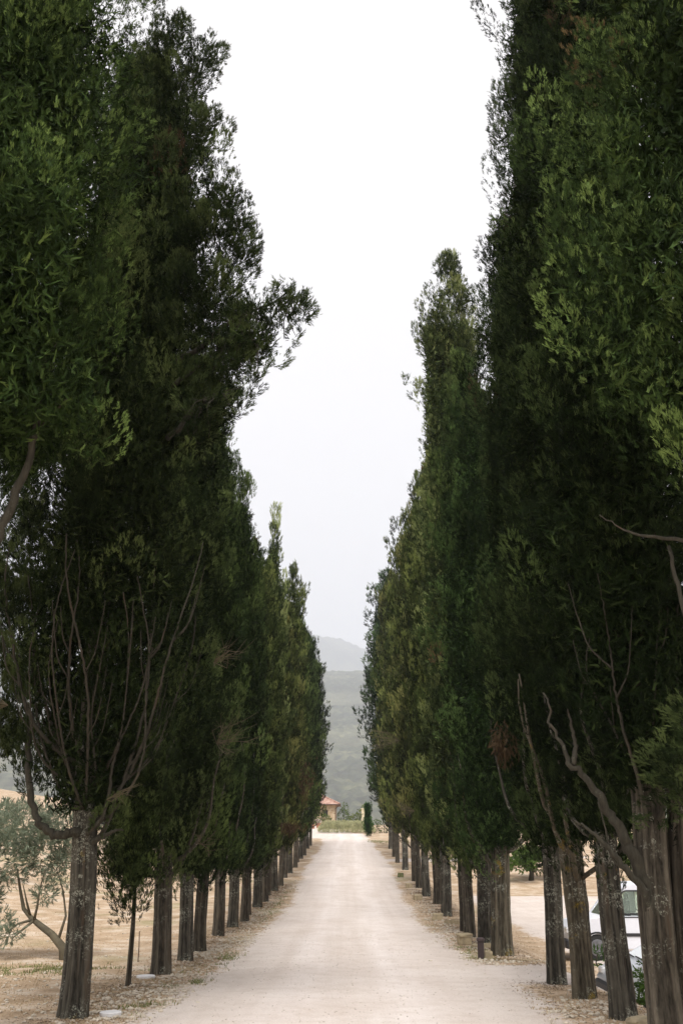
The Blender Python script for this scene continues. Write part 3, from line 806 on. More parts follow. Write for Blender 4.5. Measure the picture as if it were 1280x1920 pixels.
# overhanging bough of that side
def bough(root, p0, tip, nclus, seed, size=.3, droop=.15, spread=.5, lod=0):
    rng = np.random.default_rng(seed); p0 = np.array(p0, float); tip = np.array(tip, float)
    n = 14; s = np.linspace(0, 1, n)[:, None]
    P = p0 + (tip - p0) * s; P[:, 2] += np.sin(s[:, 0] * np.pi) * .25
    P += rng.normal(size=P.shape) * .03
    mb = MB(); tube(mb, P, np.linspace(.045, .008, n), 8)
    C = []
    for i in range(nclus):
        k = rng.uniform(.3, 1.0); b = P[int(k * (n - 1))]
        o = b + rng.normal(size=3) * np.array([spread * .55, spread * .6, spread * .75]) - np.array([0, 0, droop])
        mid_ = (b + o) / 2 + rng.normal(size=3) * .05
        tube(mb, [b, mid_, o], [.012, .008, .004], 5); C.append(o)
    mb.build('limb', M['limb'], root, smooth=True)
    C = np.array(C); fb = MB()
    D = (C - p0); D /= np.linalg.norm(D, axis=1)[:, None]; D = D * .5 + rng.normal(size=C.shape) * .5 + np.array([0, 0, .25])
    plumes(fb, rng, C - D * .1, D, rng.uniform(.22, .42, len(C)) * size / .3, rng.uniform(.09, .17, len(C)) * size / .3, 95, .085, 7, np.clip(rng.beta(2, 3, len(C)), 0, .8), .12)
    o = fb.build('foliage', M['leaf'], root); o.color = root.children[1].color if len(root.children) > 1 else (1, 1, 1, 1)
    return o
# base at A (z about 9)
bough(A, (.9, -.5, 9.2), (2.9, -1.2, 10.1), 62, 61, .32, .30, .36)
bough(A, (.9, -.5, 8.9), (2.45, -1.1, 9.4), 34, 66, .30, .26, .30)
bough(A, (.9, -.5, 8.0), (1.95, -1.1, 8.5), 40, 65, .3, .22, .26)

# sapling with a small cone of foliage
def keepS(x, y, z): return np.ones_like(x)
sap = cypress(-3.75, 18.6, 5.2, 1.35, .52, crown_mesh(9, 5.2, 1.28, .60, 'pointed', 0, .1, dens=3.2).mesh('crown'), M['bark'], .045, 59,
              'slim young cypress on a thin bare stem between the two stout left trunks', (1.05, 1.1, .9), hi=True, limbs=0)
sap['category'] = 'sapling'; sap['group'] = GL

# right side
def keepR(x, y, z):
    front = (-y * .8 - x * .5) > .1
    return np.where(front & (z < 4.6), np.where((z < 2.8) & (x < .25), .12, .65), 1.0)
C1 = cypress(3.55, 12.3, 19.5, 2.3, 1.5, crown_mesh(4, 19.5, 2.4, 1.45, 'column', 0, .25, keep=keepR, vis=(-.6, -.8, 14.5)).mesh('crown'), M['bark'], .20, 54,
             'massive double trunk at the right edge with a big bare diagonal limb', (.62, .68, .62), hi=True, limbs=0, lean=(-.1, .1))
C1['group'] = GR
mb = MB(); trunk(mb, 154, .215, 14, base=(.36, .12), m=80, dz=.04, hi=3.2, lean=(.3, 0)); mb.build('trunk', M['bark'], C1, smooth=True)
rngC = np.random.default_rng(12)
sp = [([(.0, .02, .9), (-.03, .0, 1.45), (-.20, -.05, 1.95), (-.36, -.06, 2.28), (-.62, -.05, 2.75), (-.88, -.03, 3.05), (-1.02, 0, 3.35), (-1.15, .05, 3.9)], .112, .014),
      ([(-.86, -.03, 3.03), (-.80, .0, 3.3), (-.86, .05, 3.7)], .035, .012),
      ([(.0, .0, 1.2), (-.2, -.12, 1.65), (-.48, -.16, 1.98), (-.68, -.14, 2.24), (-.92, -.1, 2.40)], .05, .010),
      ([(-.3, -.12, 1.78), (-.52, -.14, 1.95), (-.56, -.12, 2.3), (-.62, -.1, 2.6)], .018, .008)] + fan(rngC, 4, 2.2, .2, .8, 5.2, (3.4, 5.6))
limbs_obj(C1, sp, 7)
C2 = cypress(3.6, 14.5, 19.5, 2.0, 1.55, crown_mesh(5, 19.5, 1.95, 1.28, 'column', 0, .24, vis=(-.6, -.8, 16.5)).mesh('crown'), M['bark_lichen'], .185, 55,
             'trunk beside the double trunk, its lower bark crusted all over with white lichen', (.68, .72, .68), hi=True, limbs=6, lean=(-.25, 0))
C2['group'] = GR
C3 = cypress(3.58, 16.7, 16.8, 1.95, 1.5, crown_mesh(6, 15.6, 1.9, 1.15, 'blunt', 0, .22, vis=(-.6, -.8, 99)).mesh('crown'), M['bark_yellow'], .19, 56,
             'trunk with mustard yellow lichen patches at its foot, in front of the white van wheel', (.65, .72, .65), hi=True, limbs=5, lean=(-.15, 0))
C3['group'] = GR
C4 = cypress(3.6, 19.0, 17.0, 1.95, 1.5, crown_mesh(7, 15.6, 1.9, 1.08, 'column', 0, .22, vis=(-.6, -.8, 99)).mesh('crown'), M['bark_lichen'], .172, 57,
             'lichen-mottled split trunk beside the near side track', (.8, .84, .8), hi=True, limbs=3, lean=(-.05, 0))
C4['group'] = GR
C5 = cypress(3.6, 25.4, 15.8, 2.1, 1.45, crown_mesh(8, 15.8, 2.0, 1.25, 'column', 0, .24, vis=(-.6, -.8, 99)).mesh('crown'), M['bark_yellow'], .265, 58,
             'broad pale fluted trunk with a yellow lichen stripe beyond the side track', (.95, 1.15, 1.0), hi=True, limbs=4)
C5['group'] = GR
rng5 = np.random.default_rng(33)
limbs_obj(C5, [([(-.12, -.1, 1.9), (-.35, -.2, 2.35), (-.6, -.2, 2.7), (-.72, -.2, 3.0)], .04, .012), ([(-.1, -.1, 2.1), (-.3, -.15, 2.9), (-.5, -.2, 3.5)], .03, .01),
               ([(-.15, -.1, 1.4), (-.35, -.15, 1.62), (-.62, -.2, 1.8)], .03, .01)], 9)
C0 = cypress(4.05, 9.2, 16.0, 5.6, 1.9, crown_mesh(10, 16.0, 5.4, 1.75, 'column', 3, .30, open_=.2, keep=lambda x, y, z: np.where(z > 13.5, 0, np.where(x > .4, .35, 1.0)), vis=(-.6, -.8, 99)).mesh('crown'), M['bark'], .22, 60,
             'nearest right cypress, trunk unseen, bright grey-green tufts in the upper right corner', (1.5, 1.62, 1.4), hi=True, limbs=0)
C0['group'] = GR
limbs_obj(C0, [([(-.2, .1, 3.0), (-.6, .3, 3.6), (-.75, .4, 4.2), (-.8, .5, 5.0)], .045, .02), ([(-.2, .1, 4.6), (-.7, .3, 5.0), (-1.2, .4, 5.1), (-1.5, .4, 5.3)], .03, .008)], 10)
bough(C0, (-.1, .9, 3.2), (-.72, 1.7, 2.6), 34, 71, .30, .04, .20)

# dead twigs and brown sprays on some far trees
def find(lbl): return [o for o in COL.objects if o.get('label', '').startswith(lbl)][0]
def twigs(root, p, az, n, L, seed):
    rng = np.random.default_rng(seed); mb = MB(); p = np.array(p)
    for i in range(n):
        d = np.array([math.cos(az + rng.uniform(-.5, .5)), math.sin(az + rng.uniform(-.5, .5)), rng.uniform(-.35, .5)]); l_ = L * rng.uniform(.5, 1)
        q = p + d * l_; m1 = (p + q) / 2 + rng.normal(size=3) * .08 * L
        tube(mb, [p, m1, q], [.009, .006, .003], 5)
        for j in range(4):
            k = p + (q - p) * rng.uniform(.4, .95); tube(mb, [k, k + (d + rng.normal(size=3) * .6) * l_ * .35], [.004, .002], 4)
    mb.build('twig', M['twig'], root)
r = find('brownish cypress with dead grey twigs'); twigs(r, (-1.1, -.4, 6.9), 3.4, 14, 1.5, 1)
twigs(find('olive cypress beside the stone block'), (-1.1, -.5, 3.6), 3.4, 8, .9, 2)
twigs(B, (1.0, -.8, 4.3), -.9, 12, .9, 3); twigs(B, (.9, -.9, 5.9), -.9, 8, .8, 4); twigs(B, (.8, -.9, 2.4), -1.2, 5, .7, 5)
twigs(A, (-1.1, -.6, 4.0), 3.6, 9, .6, 6); twigs(A, (.35, -.5, 2.75), -.4, 5, .5, 7)

def dead_spray(root, p, sx, sz, n, seed):
    rng = np.random.default_rng(seed); fb = MB()
    C = np.array(p) + rng.normal(size=(n, 3)) * np.array([sx, sx, sz]) * .5
    D = rng.normal(size=(n, 3)) * .4 + np.array([0, 0, -1.0])
    scatter_sprigs(fb, rng, C, D, rng.uniform(.14, .3, n), np.full(n, 1.0), 4, .10)
    o = fb.build('dead_foliage', M['leaf'], root); o.color = (1.0, 1.0, 1.0, 1); o['label'] = 'rust brown dead spray'
dead_spray(C4, (-.85, -.85, 4.15), .16, .34, 120, 1)
dead_spray(find('green cypress behind the rust brown'), (1.3, -.6, 3.1), .4, .2, 160, 2)
dead_spray(find('brown tinged cypress'), (1.2, -.6, 5.2), .5, 1.2, 240, 3)

# ------------------------------------------------------------------ stones, posts, litter
M['stone'] = simple('pale_limestone', (0.50, 0.44, 0.36), .9, spec=.1, var=.25, scale=6)
M['block'] = simple('weathered_block', (0.36, 0.30, 0.20), .9, spec=.1, var=.3, scale=7)
M['rust'] = simple('rusty_iron', (0.10, 0.06, 0.04), .8, spec=.2)
M['white'] = simple('whitewashed_disc', (0.70, 0.69, 0.70), .7, var=.06)
def rock(mb, rng, c, s, a=.5):
    V = np.array([[0, 0, 1], [.894, 0, .447], [.276, .851, .447], [-.724, .526, .447], [-.724, -.526, .447], [.276, -.851, .447], [.724, .526, -.447], [-.276, .851, -.447], [-.894, 0, -.447], [-.276, -.851, -.447], [.724, -.526, -.447], [0, 0, -1]])
    T = [[0, 1, 2], [0, 2, 3], [0, 3, 4], [0, 4, 5], [0, 5, 1], [1, 6, 2], [2, 7, 3], [3, 8, 4], [4, 9, 5], [5, 10, 1], [6, 7, 2], [7, 8, 3], [8, 9, 4], [9, 10, 5], [10, 6, 1], [11, 7, 6], [11, 8, 7], [11, 9, 8], [11, 10, 9], [11, 6, 10]]
    V = V * (1 + rng.uniform(-.28, .28, (12, 1))) * (np.array([1, rng.uniform(.6, 1), rng.uniform(.35, .7)]) * s)
    an = rng.uniform(0, 6.28); R = np.array([[math.cos(an), -math.sin(an), 0], [math.sin(an), math.cos(an), 0], [0, 0, 1]])
    mb.add(V @ R.T + c, None, T, a)
rs = np.random.default_rng(77)
mb = MB()
# (x, y, spread x, spread y, count): the white rubble lying along both verges
heaps = [(-3.05, 14.6, .35, .5, 90), (-3.0, 17.2, .35, 1.1, 260), (-3.25, 25.5, .30, 1.0, 200), (-2.95, 28.5, .30, 1.1, 260), (-3.2, 20.5, .3, 1.2, 110), (-3.1, 38.5, .25, 3.0, 260), (-3.1, 46, .25, 2.5, 130), (-3.1, 53, .25, 3, 110), (-3.1, 63, .3, 7, 110),
         (3.2, 15.0, .45, 1.0, 140), (3.0, 23.5, .8, .35, 160), (3.2, 13.2, .4, .5, 120), (3.1, 30, .3, 3, 240), (3.1, 38, .3, 4, 240), (3.1, 50, .3, 6, 160), (-6.5, 24, 2.5, 8, 300), (5.2, 22, .6, 2, 120), (3.3, 65, .3, 6, 80), (-3.3, 16, .5, 2, 500), (-3.2, 30, .35, 8, 700), (3.2, 14.5, .6, 1.5, 260), (3.1, 34, .35, 8, 700), (-5.5, 16, 1.5, 3, 400)]
for x, y, sx, sy, n in heaps:
    px = x + rs.normal(size=n) * sx; py = y + rs.normal(size=n) * sy; sz = .016 + .034 * rs.random(n) ** 2.6
    ok = (road_d(px, py) > .05) | (rs.random(n) < .12); g = G(px, py)
    for i in np.nonzero(ok)[0]: rock(mb, rs, (px[i], py[i], g[i] + sz[i] * .25), sz[i])
o = mb.build('stone_rubble', M['stone']); tag(o, 'loose white limestone rubble scattered along both dry verges', 'rubble', kind='stuff')
# grit on the road
mb = MB(); n = 4200
px = rs.uniform(-3.6, 4.5, n); py = 10 + 22 * rs.random(n) ** 1.5; g = G(px, py) + .012; sz = .006 + .010 * rs.random(n) ** 2
for i in range(n): rock(mb, rs, (px[i], py[i], g[i] + sz[i] * .2), sz[i])
tag(mb.build('road_grit', simple('grit', (0.42, 0.37, 0.32), .95, var=.4, scale=30)), 'small loose stones on the gravel road', 'gravel', kind='stuff')

# dry grass and litter
def grass(name, label, spots, hgt, mat, seed, blade=.006):
    rng = np.random.default_rng(seed); mb = MB()
    for x, y, sx, sy, n in spots:
        px = x + rng.normal(size=n) * sx; py = y + rng.normal(size=n) * sy
        clump = fbm(px * 1.7, py * 1.7, seed, 3); k = (clump > .45) & (road_d(px, py) > -.1)
        px, py = px[k], py[k]; g = G(px, py); n = len(px)
        h = hgt * rng.uniform(.4, 1.2, n); d = rng.normal(size=(n, 2)) * .45; az = rng.random(n) * 6.28
        w = np.stack([np.cos(az), np.sin(az), np.zeros(n)], -1) * (blade * (1 + py / 25))[:, None]
        b = np.stack([px, py, g - .01], -1); t = b + np.stack([d[:, 0] * h, d[:, 1] * h, h], -1)
        V = np.stack([b - w, b + w, t], 1).reshape(-1, 3)
        mb.add(V, None, np.arange(n * 3).reshape(-1, 3), a=np.repeat(rng.random(n), 3))
    return tag(mb.build(name, mat), label, 'grass', kind='stuff')
def grass_mat(name, a, b):
    m, n, l, p = newmat(name); at = N(n, 'ShaderNodeAttribute', attribute_name='tint'); r = ramp(n, [(0, a), (1, b)]); l.new(at.outputs['Fac'], r.inputs[0]); l.new(r.outputs[0], p.inputs['Base Color']); return m
M['straw'] = grass_mat('straw', (0.26, 0.19, 0.10), (0.46, 0.36, 0.22))
M['weed'] = grass_mat('weed', (0.10, 0.12, 0.04), (0.24, 0.25, 0.10))
grass('dry_grass', 'short straw-coloured grass on the verges and left field', [(-6.5, 15, 2.2, 4, 14000), (-3.4, 17, .5, 4, 3500), (-3.3, 30, .35, 7, 3000), (3.5, 14.5, .7, 1.6, 3500), (3.5, 30, .45, 5, 2500), (-9, 26, 3, 7, 12000), (5.6, 30, .5, 8, 3000)], .04, M['straw'], 5)
grass('green_weeds', 'low green weeds at the road edges and in the field', [(-2.85, 18.9, .18, .35, 900), (-2.9, 15.5, .2, .5, 500), (-2.75, 24, .15, .9, 500), (-7.2, 21.5, 1.6, .5, 5000), (-2.9, 44, .15, 5, 700), (3.0, 26.5, .2, 1.5, 400), (3.2, 105, 1.2, 2, 1500)], .07, M['weed'], 6)

# dry cypress litter lying in drifts round the trunk feet
rn = np.random.default_rng(31); mb = MB(); n = 42000
side = np.where(rn.random(n) < .5, -1, 1); ly = 11 + 45 * rn.random(n) ** 1.5; lx = side * (3.55 + rn.normal(size=n) * .42)
k = (fbm(lx * 1.5, ly * 1.5, 55, 3) > .44) & (road_d(lx, ly) > -.25); lx, ly = lx[k], ly[k]; n = len(lx)
scatter_sprigs(mb, rn, np.stack([lx, ly, G(lx, ly) + .006], -1), np.stack([rn.normal(size=n), rn.normal(size=n), rn.normal(size=n) * .12 + .1], -1), rn.uniform(.014, .036, n) * (1 + ly / 30), rn.random(n), 2, .12)
tag(mb.build('needle_litter', grass_mat('dry_litter', (0.10, 0.065, 0.038), (0.27, 0.195, 0.12))), 'brown dry cypress litter drifted round the feet of the trunks', 'litter', kind='stuff')

def stone_block(x, y, s, rz, label, slab=False, mat='block', group='squared stone blocks between the right-hand trunks'):
    r_ = empty('stone_block', (x, y, float(G(x, y)) - .03), rz); rng = np.random.default_rng(int(x * 31 + y * 7) & 255)
    tag(r_, label, 'stone block', group)
    mb = MB(); box(mb, (0, 0, s[2] / 2), s, .03)
    V = np.concatenate(mb.v); mb.v = [(V + rng.normal(size=V.shape) * .010).astype(np.float32)]
    mb.build('block', M[mat], r_)
    if slab:
        mb = MB(); box(mb, (.02, 0, s[2] + .032), (s[0] * 1.1, s[1] * 1.05, .06), .012); V = np.concatenate(mb.v); mb.v = [(V + rng.normal(size=V.shape) * .006).astype(np.float32)]
        o = mb.build('slab', M[mat], r_); o.rotation_euler = (.06, -.05, .1)
    return r_
stone_block(3.02, 28.3, (.34, .30, .22), .15, 'stone block with a flat tilted slab on top beside the dark right trunks', True)
stone_block(3.36, 27.3, (.5, .25, .13), .05, 'low pale stone step just right of the slab-topped block')
stone_block(3.02, 36.4, (.36, .3, .24), -.1, 'rounded tan stone block further down the right verge')
stone_block(3.35, 34.8, (.5, .25, .15), 0, 'low stone step next to the rounded tan block')
stone_block(3.0, 46.3, (.36, .3, .25), .1, 'dull brown block beyond the rounded tan one, right verge')
stone_block(3.05, 53.5, (.34, .3, .26), 0, 'small dark block near the mossy stump, right verge')
stone_block(3.16, 24.6, (.20, .16, .20), 0, 'little squared stone between the dark post and the broad trunk')
stone_block(3.55, 13.55, (.26, .22, .16), .5, 'pale block at the foot of the double trunk, bottom right corner')
# mossy stump
st = MB(); tube(st, [(0, 0, -.1), (0, 0, .12), (.01, 0, .24)], [.21, .18, .17], 14); st = st.build('tree_stump', simple('mossy_wood', (0.13, 0.14, 0.06), .95, var=.4), smooth=False)
st.location = (3.05, 62.0, float(G(3.05, 62.0))); tag(st, 'mossy green cut stump on the far right verge', 'stump')
# dark post
mb = MB(); tube(mb, [(0, 0, -.1), (0, 0, .36), (0, 0, .38)], [.075, .075, .055], 12)
tube(mb, [(0, 0, .375), (0, 0, .43), (0, 0, .455)], [.092, .092, .06], 12)
o = mb.build('short_post', simple('dark_post', (0.045, 0.03, 0.03), .6)); o.location = (2.98, 24.45, float(G(2.98, 24.45))); tag(o, 'short dark capped post in front of the broad pale trunk', 'post')
# flat white discs
for x, y, r_, lab in ((-3.74, 20.15, .17, 'flat white round cover beside the slim young cypress'), (-3.15, 14.62, .145, 'flat white stone disc at the foot of the nearest left trunk')):
    mb = MB(); tube(mb, [(0, 0, -.02), (0, 0, .025), (0, 0, .032)], [r_, r_, r_ * .93], 20)
    o = mb.build('flat_disc', M['white']); o.location = (x, y, float(G(x, y)) + .02); tag(o, lab, 'disc', 'flat white discs on the left verge')
# iron stakes in the left field
for x, y, h, lab in ((-5.55, 15.9, .62, 'tallest thin rusty stake, in the field left of the nearest trunk'), (-5.05, 19.6, .44, 'thin rusty stake between the nearest trunk and the sapling'), (-4.55, 23.5, .6, 'thin stake close to the left of the stout second trunk'), (-4.75, 34.8, .75, 'distant thin stake in the gap between the fourth and fifth left trunks')):
    mb = MB(); tube(mb, [(0, 0, -.1), (.004, 0, h * .5), (-.006, 0, h)], [.012, .011, .010], 6)
    tube(mb, [(-.006, 0, h), (.012, 0, h + .02)], [.010, .006], 6)
    o = mb.build('iron_stake', M['rust']); o.location = (x, y, float(G(x, y))); tag(o, lab, 'stake', 'rusty stakes along the left field')

# ------------------------------------------------------------------ olive tree and shrubs
def leafy(mb, rng, blobs, n_per, slen, nq=5, wid=.12, fill=.35):
    for (cx_, cy_, cz_, rx, ry, rz_) in blobs:
        n = int(n_per * (rx * ry + ry * rz_ + rx * rz_) * 4)
        u = rng.normal(size=(n, 3)); u /= np.linalg.norm(u, axis=1)[:, None]
        k = rng.uniform(fill, 1.05, n) ** .5
        C = np.array([cx_, cy_, cz_]) + u * k[:, None] * np.array([rx, ry, rz_])
        tint = np.clip(.42 + .25 * (fbm(C[:, 0] * 2.5, C[:, 2] * 2.5 + C[:, 1], 4, 3) - .5) * 2 + rng.normal(size=n) * .12, 0, .85)
        scatter_sprigs(mb, rng, C, u * .8 + rng.normal(size=(n, 3)) * .5 + np.array([0, 0, .3]), slen * rng.uniform(.6, 1.3, n), tint, nq, wid)

ro = np.random.default_rng(90)
ox, oy = -6.35, 24.0
ol = empty('olive_tree', (ox, oy, float(G(ox, oy)))); tag(ol, 'silvery olive tree leaning left in the field behind the nearest left trunk', 'olive tree')
mb = MB()
tube(mb, [(.1, 0, -.2), (.02, 0, .25), (-.25, 0, .52), (-.55, 0, .72), (-.75, .05, .85), (-.95, .05, 1.05), (-1.1, .1, 1.5), (-1.2, .1, 1.9)], [.12, .10, .08, .07, .055, .045, .03, .02], 9)
for pts in ([(-.68, 0, .8), (-.62, -.05, 1.1), (-.58, -.1, 1.5), (-.5, -.1, 1.9)], [(-.78, .05, .88), (-.85, -.1, 1.2), (-.95, -.2, 1.6)], [(-.1, 0, .4), (0, .1, .9), (-.1, .1, 1.4), (-.3, .1, 1.9)], [(-.75, 0, .82), (-1.0, -.1, .75), (-1.25, -.15, .55)], [(-.7, 0, .8), (-.9, -.2, .6), (-1.05, -.3, .45)]):
    tube(mb, pts, np.linspace(.035, .010, len(pts)), 7)
mb.build('trunk', simple('olive_bark', (0.10, 0.085, 0.055), .9, var=.3), ol, smooth=True)
mb = MB()
blobs = [(-1.5, 0, 2.1, .75, .7, .6), (-.6, .1, 2.3, .65, .6, .6), (-2.2, .2, 1.6, .6, .6, .5), (-.1, .2, 1.9, .5, .5, .5), (-1.2, .2, 2.8, .9, .8, .6), (-.3, .2, 2.8, .7, .6, .5), (-1.75, -.1, 1.35, .35, .35, .3), (-2.9, .3, 2.2, .9, .8, .9), (-1.1, -.25, .55, .3, .25, .2), (-1.35, -.2, .85, .25, .25, .2), (-.5, 0, 1.35, .25, .3, .2)]
leafy(mb, ro, blobs, 150, .17, 5, .09, .2); mb.build('crown', M['olive'], ol).color = (1.0, 1.0, 1.0, 1)

def shrub(name, x, y, blobs, mat, color, label, cat, n_per=120, slen=.14, seed=1, stem=True, group=None):
    r_ = empty(name, (x, y, float(G(x, y)) - .02)); tag(r_, label, cat, group)
    rng = np.random.default_rng(seed); mb = MB()
    for b in blobs:
        for k in range(3):
            tube(mb, [(rng.uniform(-.08, .08), rng.uniform(-.08, .08), -.1), (b[0] * .5, b[1] * .5, b[2] * .5), (b[0] + rng.uniform(-.2, .2) * b[3], b[1] + rng.uniform(-.2, .2) * b[4], b[2] + b[5] * .4)], [.02 + .01 * b[5], .016, .006], 5)
    mb.build('stem', M['limb'], r_)
    mb = MB(); leafy(mb, rng, blobs, n_per, slen, 5, .15); mb.build('foliage', mat, r_).color = (*color, 1)
    return r_
shrub('shrub', 5.35, 18.7, [(0, 0, .4, .45, .45, .42), (.4, .2, .4, .4, .35, .4), (-.1, .1, .75, .35, .3, .28), (.2, -.1, .55, .4, .35, .4), (-.35, 0, .3, .3, .3, .3)], M['shrub'], (.85, 1, .8), 'leafy green shrub seen between the two rightmost trunks', 'shrub', seed=3)
shrub('shrub', 6.4, 28.2, [(0, 0, .22, .3, .25, .24)], M['shrub'], (.5, .7, .5), 'small dark green bush at the yard edge beside the lichen-mottled trunk', 'shrub', seed=4)
# trees and bushes on the far side of the field and yard
for i, (x, y, h, w, c, lab) in enumerate(((-19, 52, 4.2, 3.2, (1, 1, .95), 'rounded olive tree far across the left field'), (-13, 66, 4.4, 3.4, (1.05, 1.05, .9), 'olive tree farther back in the left field behind the leaning one'), (-27, 44, 4.5, 3.4, (.95, 1, .95), 'grey-green olive tree at the far left of the field'), (-18, 84, 5, 4, (.9, .95, .8), 'broad distant tree on the rise beyond the left field'),
                                           (19, 66, 3.6, 3.6, (.8, .85, .6), 'yellow-green tree behind the roof of the white van'), (27, 72, 5, 4.2, (.75, .85, .6), 'green tree behind the yard right of the van'), (12, 70, 2.2, 2.6, (.8, .9, .7), 'low bush at the back of the yard left of the van'))):
    r_ = empty('olive_tree' if i < 4 else 'broadleaf_tree', (x, y, float(G(x, y)) - .05)); tag(r_, lab, 'tree', 'trees beyond the field and yard')
    rng = np.random.default_rng(500 + i); mb = MB(); tube(mb, [(0, 0, -.2), (.1, 0, h * .25), (-.05, .1, h * .5), (0, 0, h * .8)], [.2, .16, .1, .03], 8)
    bl = [(rng.uniform(-.5, .5) * w, rng.uniform(-.5, .5) * w, h * rng.uniform(.45, .85), w * rng.uniform(.2, .34), w * rng.uniform(.2, .34), h * rng.uniform(.14, .24)) for _ in range(9)]
    for b in bl: tube(mb, [(0, 0, h * .3), (b[0] * .6, b[1] * .6, b[2] * .7), b[:3]], [.07, .05, .02], 5)
    mb.build('trunk', M['limb'], r_, smooth=True)
    mb = MB(); leafy(mb, rng, bl, 42, .30, 5, .16); mb.build('crown', M['olive'] if i < 4 else M['shrub'], r_).color = (*c, 1)

# ------------------------------------------------------------------ the far end: farmhouse, lavender, pillar, young cypress
def stone_wall_mat():
    m, n, l, p = newmat('rubble_stone_wall')
    tc = n.new('ShaderNodeTexCoord'); mp = n.new('ShaderNodeMapping'); mp.inputs['Scale'].default_value = (1, 1, 1.7); l.new(tc.outputs['Object'], mp.inputs[0])
    v = n.new('ShaderNodeTexVoronoi'); v.inputs['Scale'].default_value = 3.2; l.new(mp.outputs[0], v.inputs['Vector'])
    r = ramp(n, [(0, (0.28, 0.19, 0.11)), (.5, (0.40, 0.29, 0.18)), (1, (0.50, 0.41, 0.29))]); l.new(v.outputs['Color'], r.inputs[0])
    e = n.new('ShaderNodeTexVoronoi'); e.feature = 'DISTANCE_TO_EDGE'; e.inputs['Scale'].default_value = 3.2; l.new(mp.outputs[0], e.inputs['Vector'])
    er = ramp(n, [(0.02, 1.0), (.07, 0.0)]); l.new(e.outputs['Distance'], er.inputs[0])
    c = mixc(n, l, er.outputs[0], r.outputs[0], (0.48, 0.42, 0.33)); l.new(c, p.inputs['Base Color'])
    b = n.new('ShaderNodeBump'); b.inputs['Distance'].default_value = .03; l.new(e.outputs['Distance'], b.inputs['Height']); l.new(b.outputs[0], p.inputs['Normal'])
    p.inputs['Roughness'].default_value = .95
    return m
M['wall'] = stone_wall_mat()
def tile_mat():
    m, n, l, p = newmat('terracotta_tiles'); g = n.new('ShaderNodeTexCoord')
    v = n.new('ShaderNodeTexVoronoi'); v.inputs['Scale'].default_value = 3.5; l.new(g.outputs['Object'], v.inputs['Vector'])
    r = ramp(n, [(0, (0.25, 0.135, 0.105)), (.5, (0.36, 0.22, 0.175)), (1, (0.46, 0.33, 0.27))]); l.new(v.outputs['Color'], r.inputs[0]); l.new(r.outputs[0], p.inputs['Base Color']); return m
M['tile'] = tile_mat()
M['gutter'] = simple('copper_gutter', (0.09, 0.055, 0.045), .5, .3)
M['glass_dark'] = simple('dark_window_glass', (0.03, 0.035, 0.04), .15, spec=.5, var=.05)
M['frame'] = simple('brown_window_frame', (0.12, 0.07, 0.04), .6)
hx0, hx1, hy0, hy1 = -11.0, -1.75, 150.0, 157.0
hz = float(G(-3, 150)) - .3
eave = hz + 3.25
ho = empty('farmhouse', ((hx0 + hx1) / 2, hy0, hz)); tag(ho, 'small stone farmhouse with terracotta hipped roof at the end of the avenue', 'house')
cx_ = (hx1 - hx0) / 2; dep = hy1 - hy0
mb = MB()
wy = .0; wx0, wx1, wz0, wz1 = 2.75, 3.45, 1.5, 2.45       # front window opening
def slab(x0, x1, y0, y1, z0, z1, m_=None): box(m_ or mb, ((x0 + x1) / 2, (y0 + y1) / 2, (z0 + z1) / 2), (x1 - x0, y1 - y0, z1 - z0))
slab(-cx_, wx0, 0, .5, -.6, 3.2); slab(wx1, cx_, 0, .5, -.6, 3.2); slab(wx0, wx1, 0, .5, -.6, wz0); slab(wx0, wx1, 0, .5, wz1, 3.2)
slab(-cx_, -cx_ + .5, .5, dep - .5, -.6, 3.2); slab(cx_ - .5, cx_, .5, dep - .5, -.6, 3.2); slab(-cx_, cx_, dep - .5, dep, -.6, 3.2)
mb.build('wall', M['wall'], ho)
mb = MB()
for a in ((wx0, wx0 + .07, .18, .26, wz0, wz1), (wx1 - .07, wx1, .18, .26, wz0, wz1), (wx0 + .07, wx1 - .07, .18, .26, wz1 - .07, wz1), (wx0 + .07, wx1 - .07, .18, .26, wz0, wz0 + .07), ((wx0 + wx1) / 2 - .03, (wx0 + wx1) / 2 + .03, .18, .26, wz0 + .07, wz1 - .07)): slab(*a)
wf = mb.build('window', M['frame'], ho)
mb = MB(); slab(wx0 + .07, wx1 - .07, .27, .29, wz0 + .07, wz1 - .07); mb.build('pane', M['glass_dark'], wf)
mb = MB(); slab(wx0 - .1, wx1 + .1, -.08, .15, wz0 - .1, wz0 - .003); mb.build('sill', M['stone'], wf)
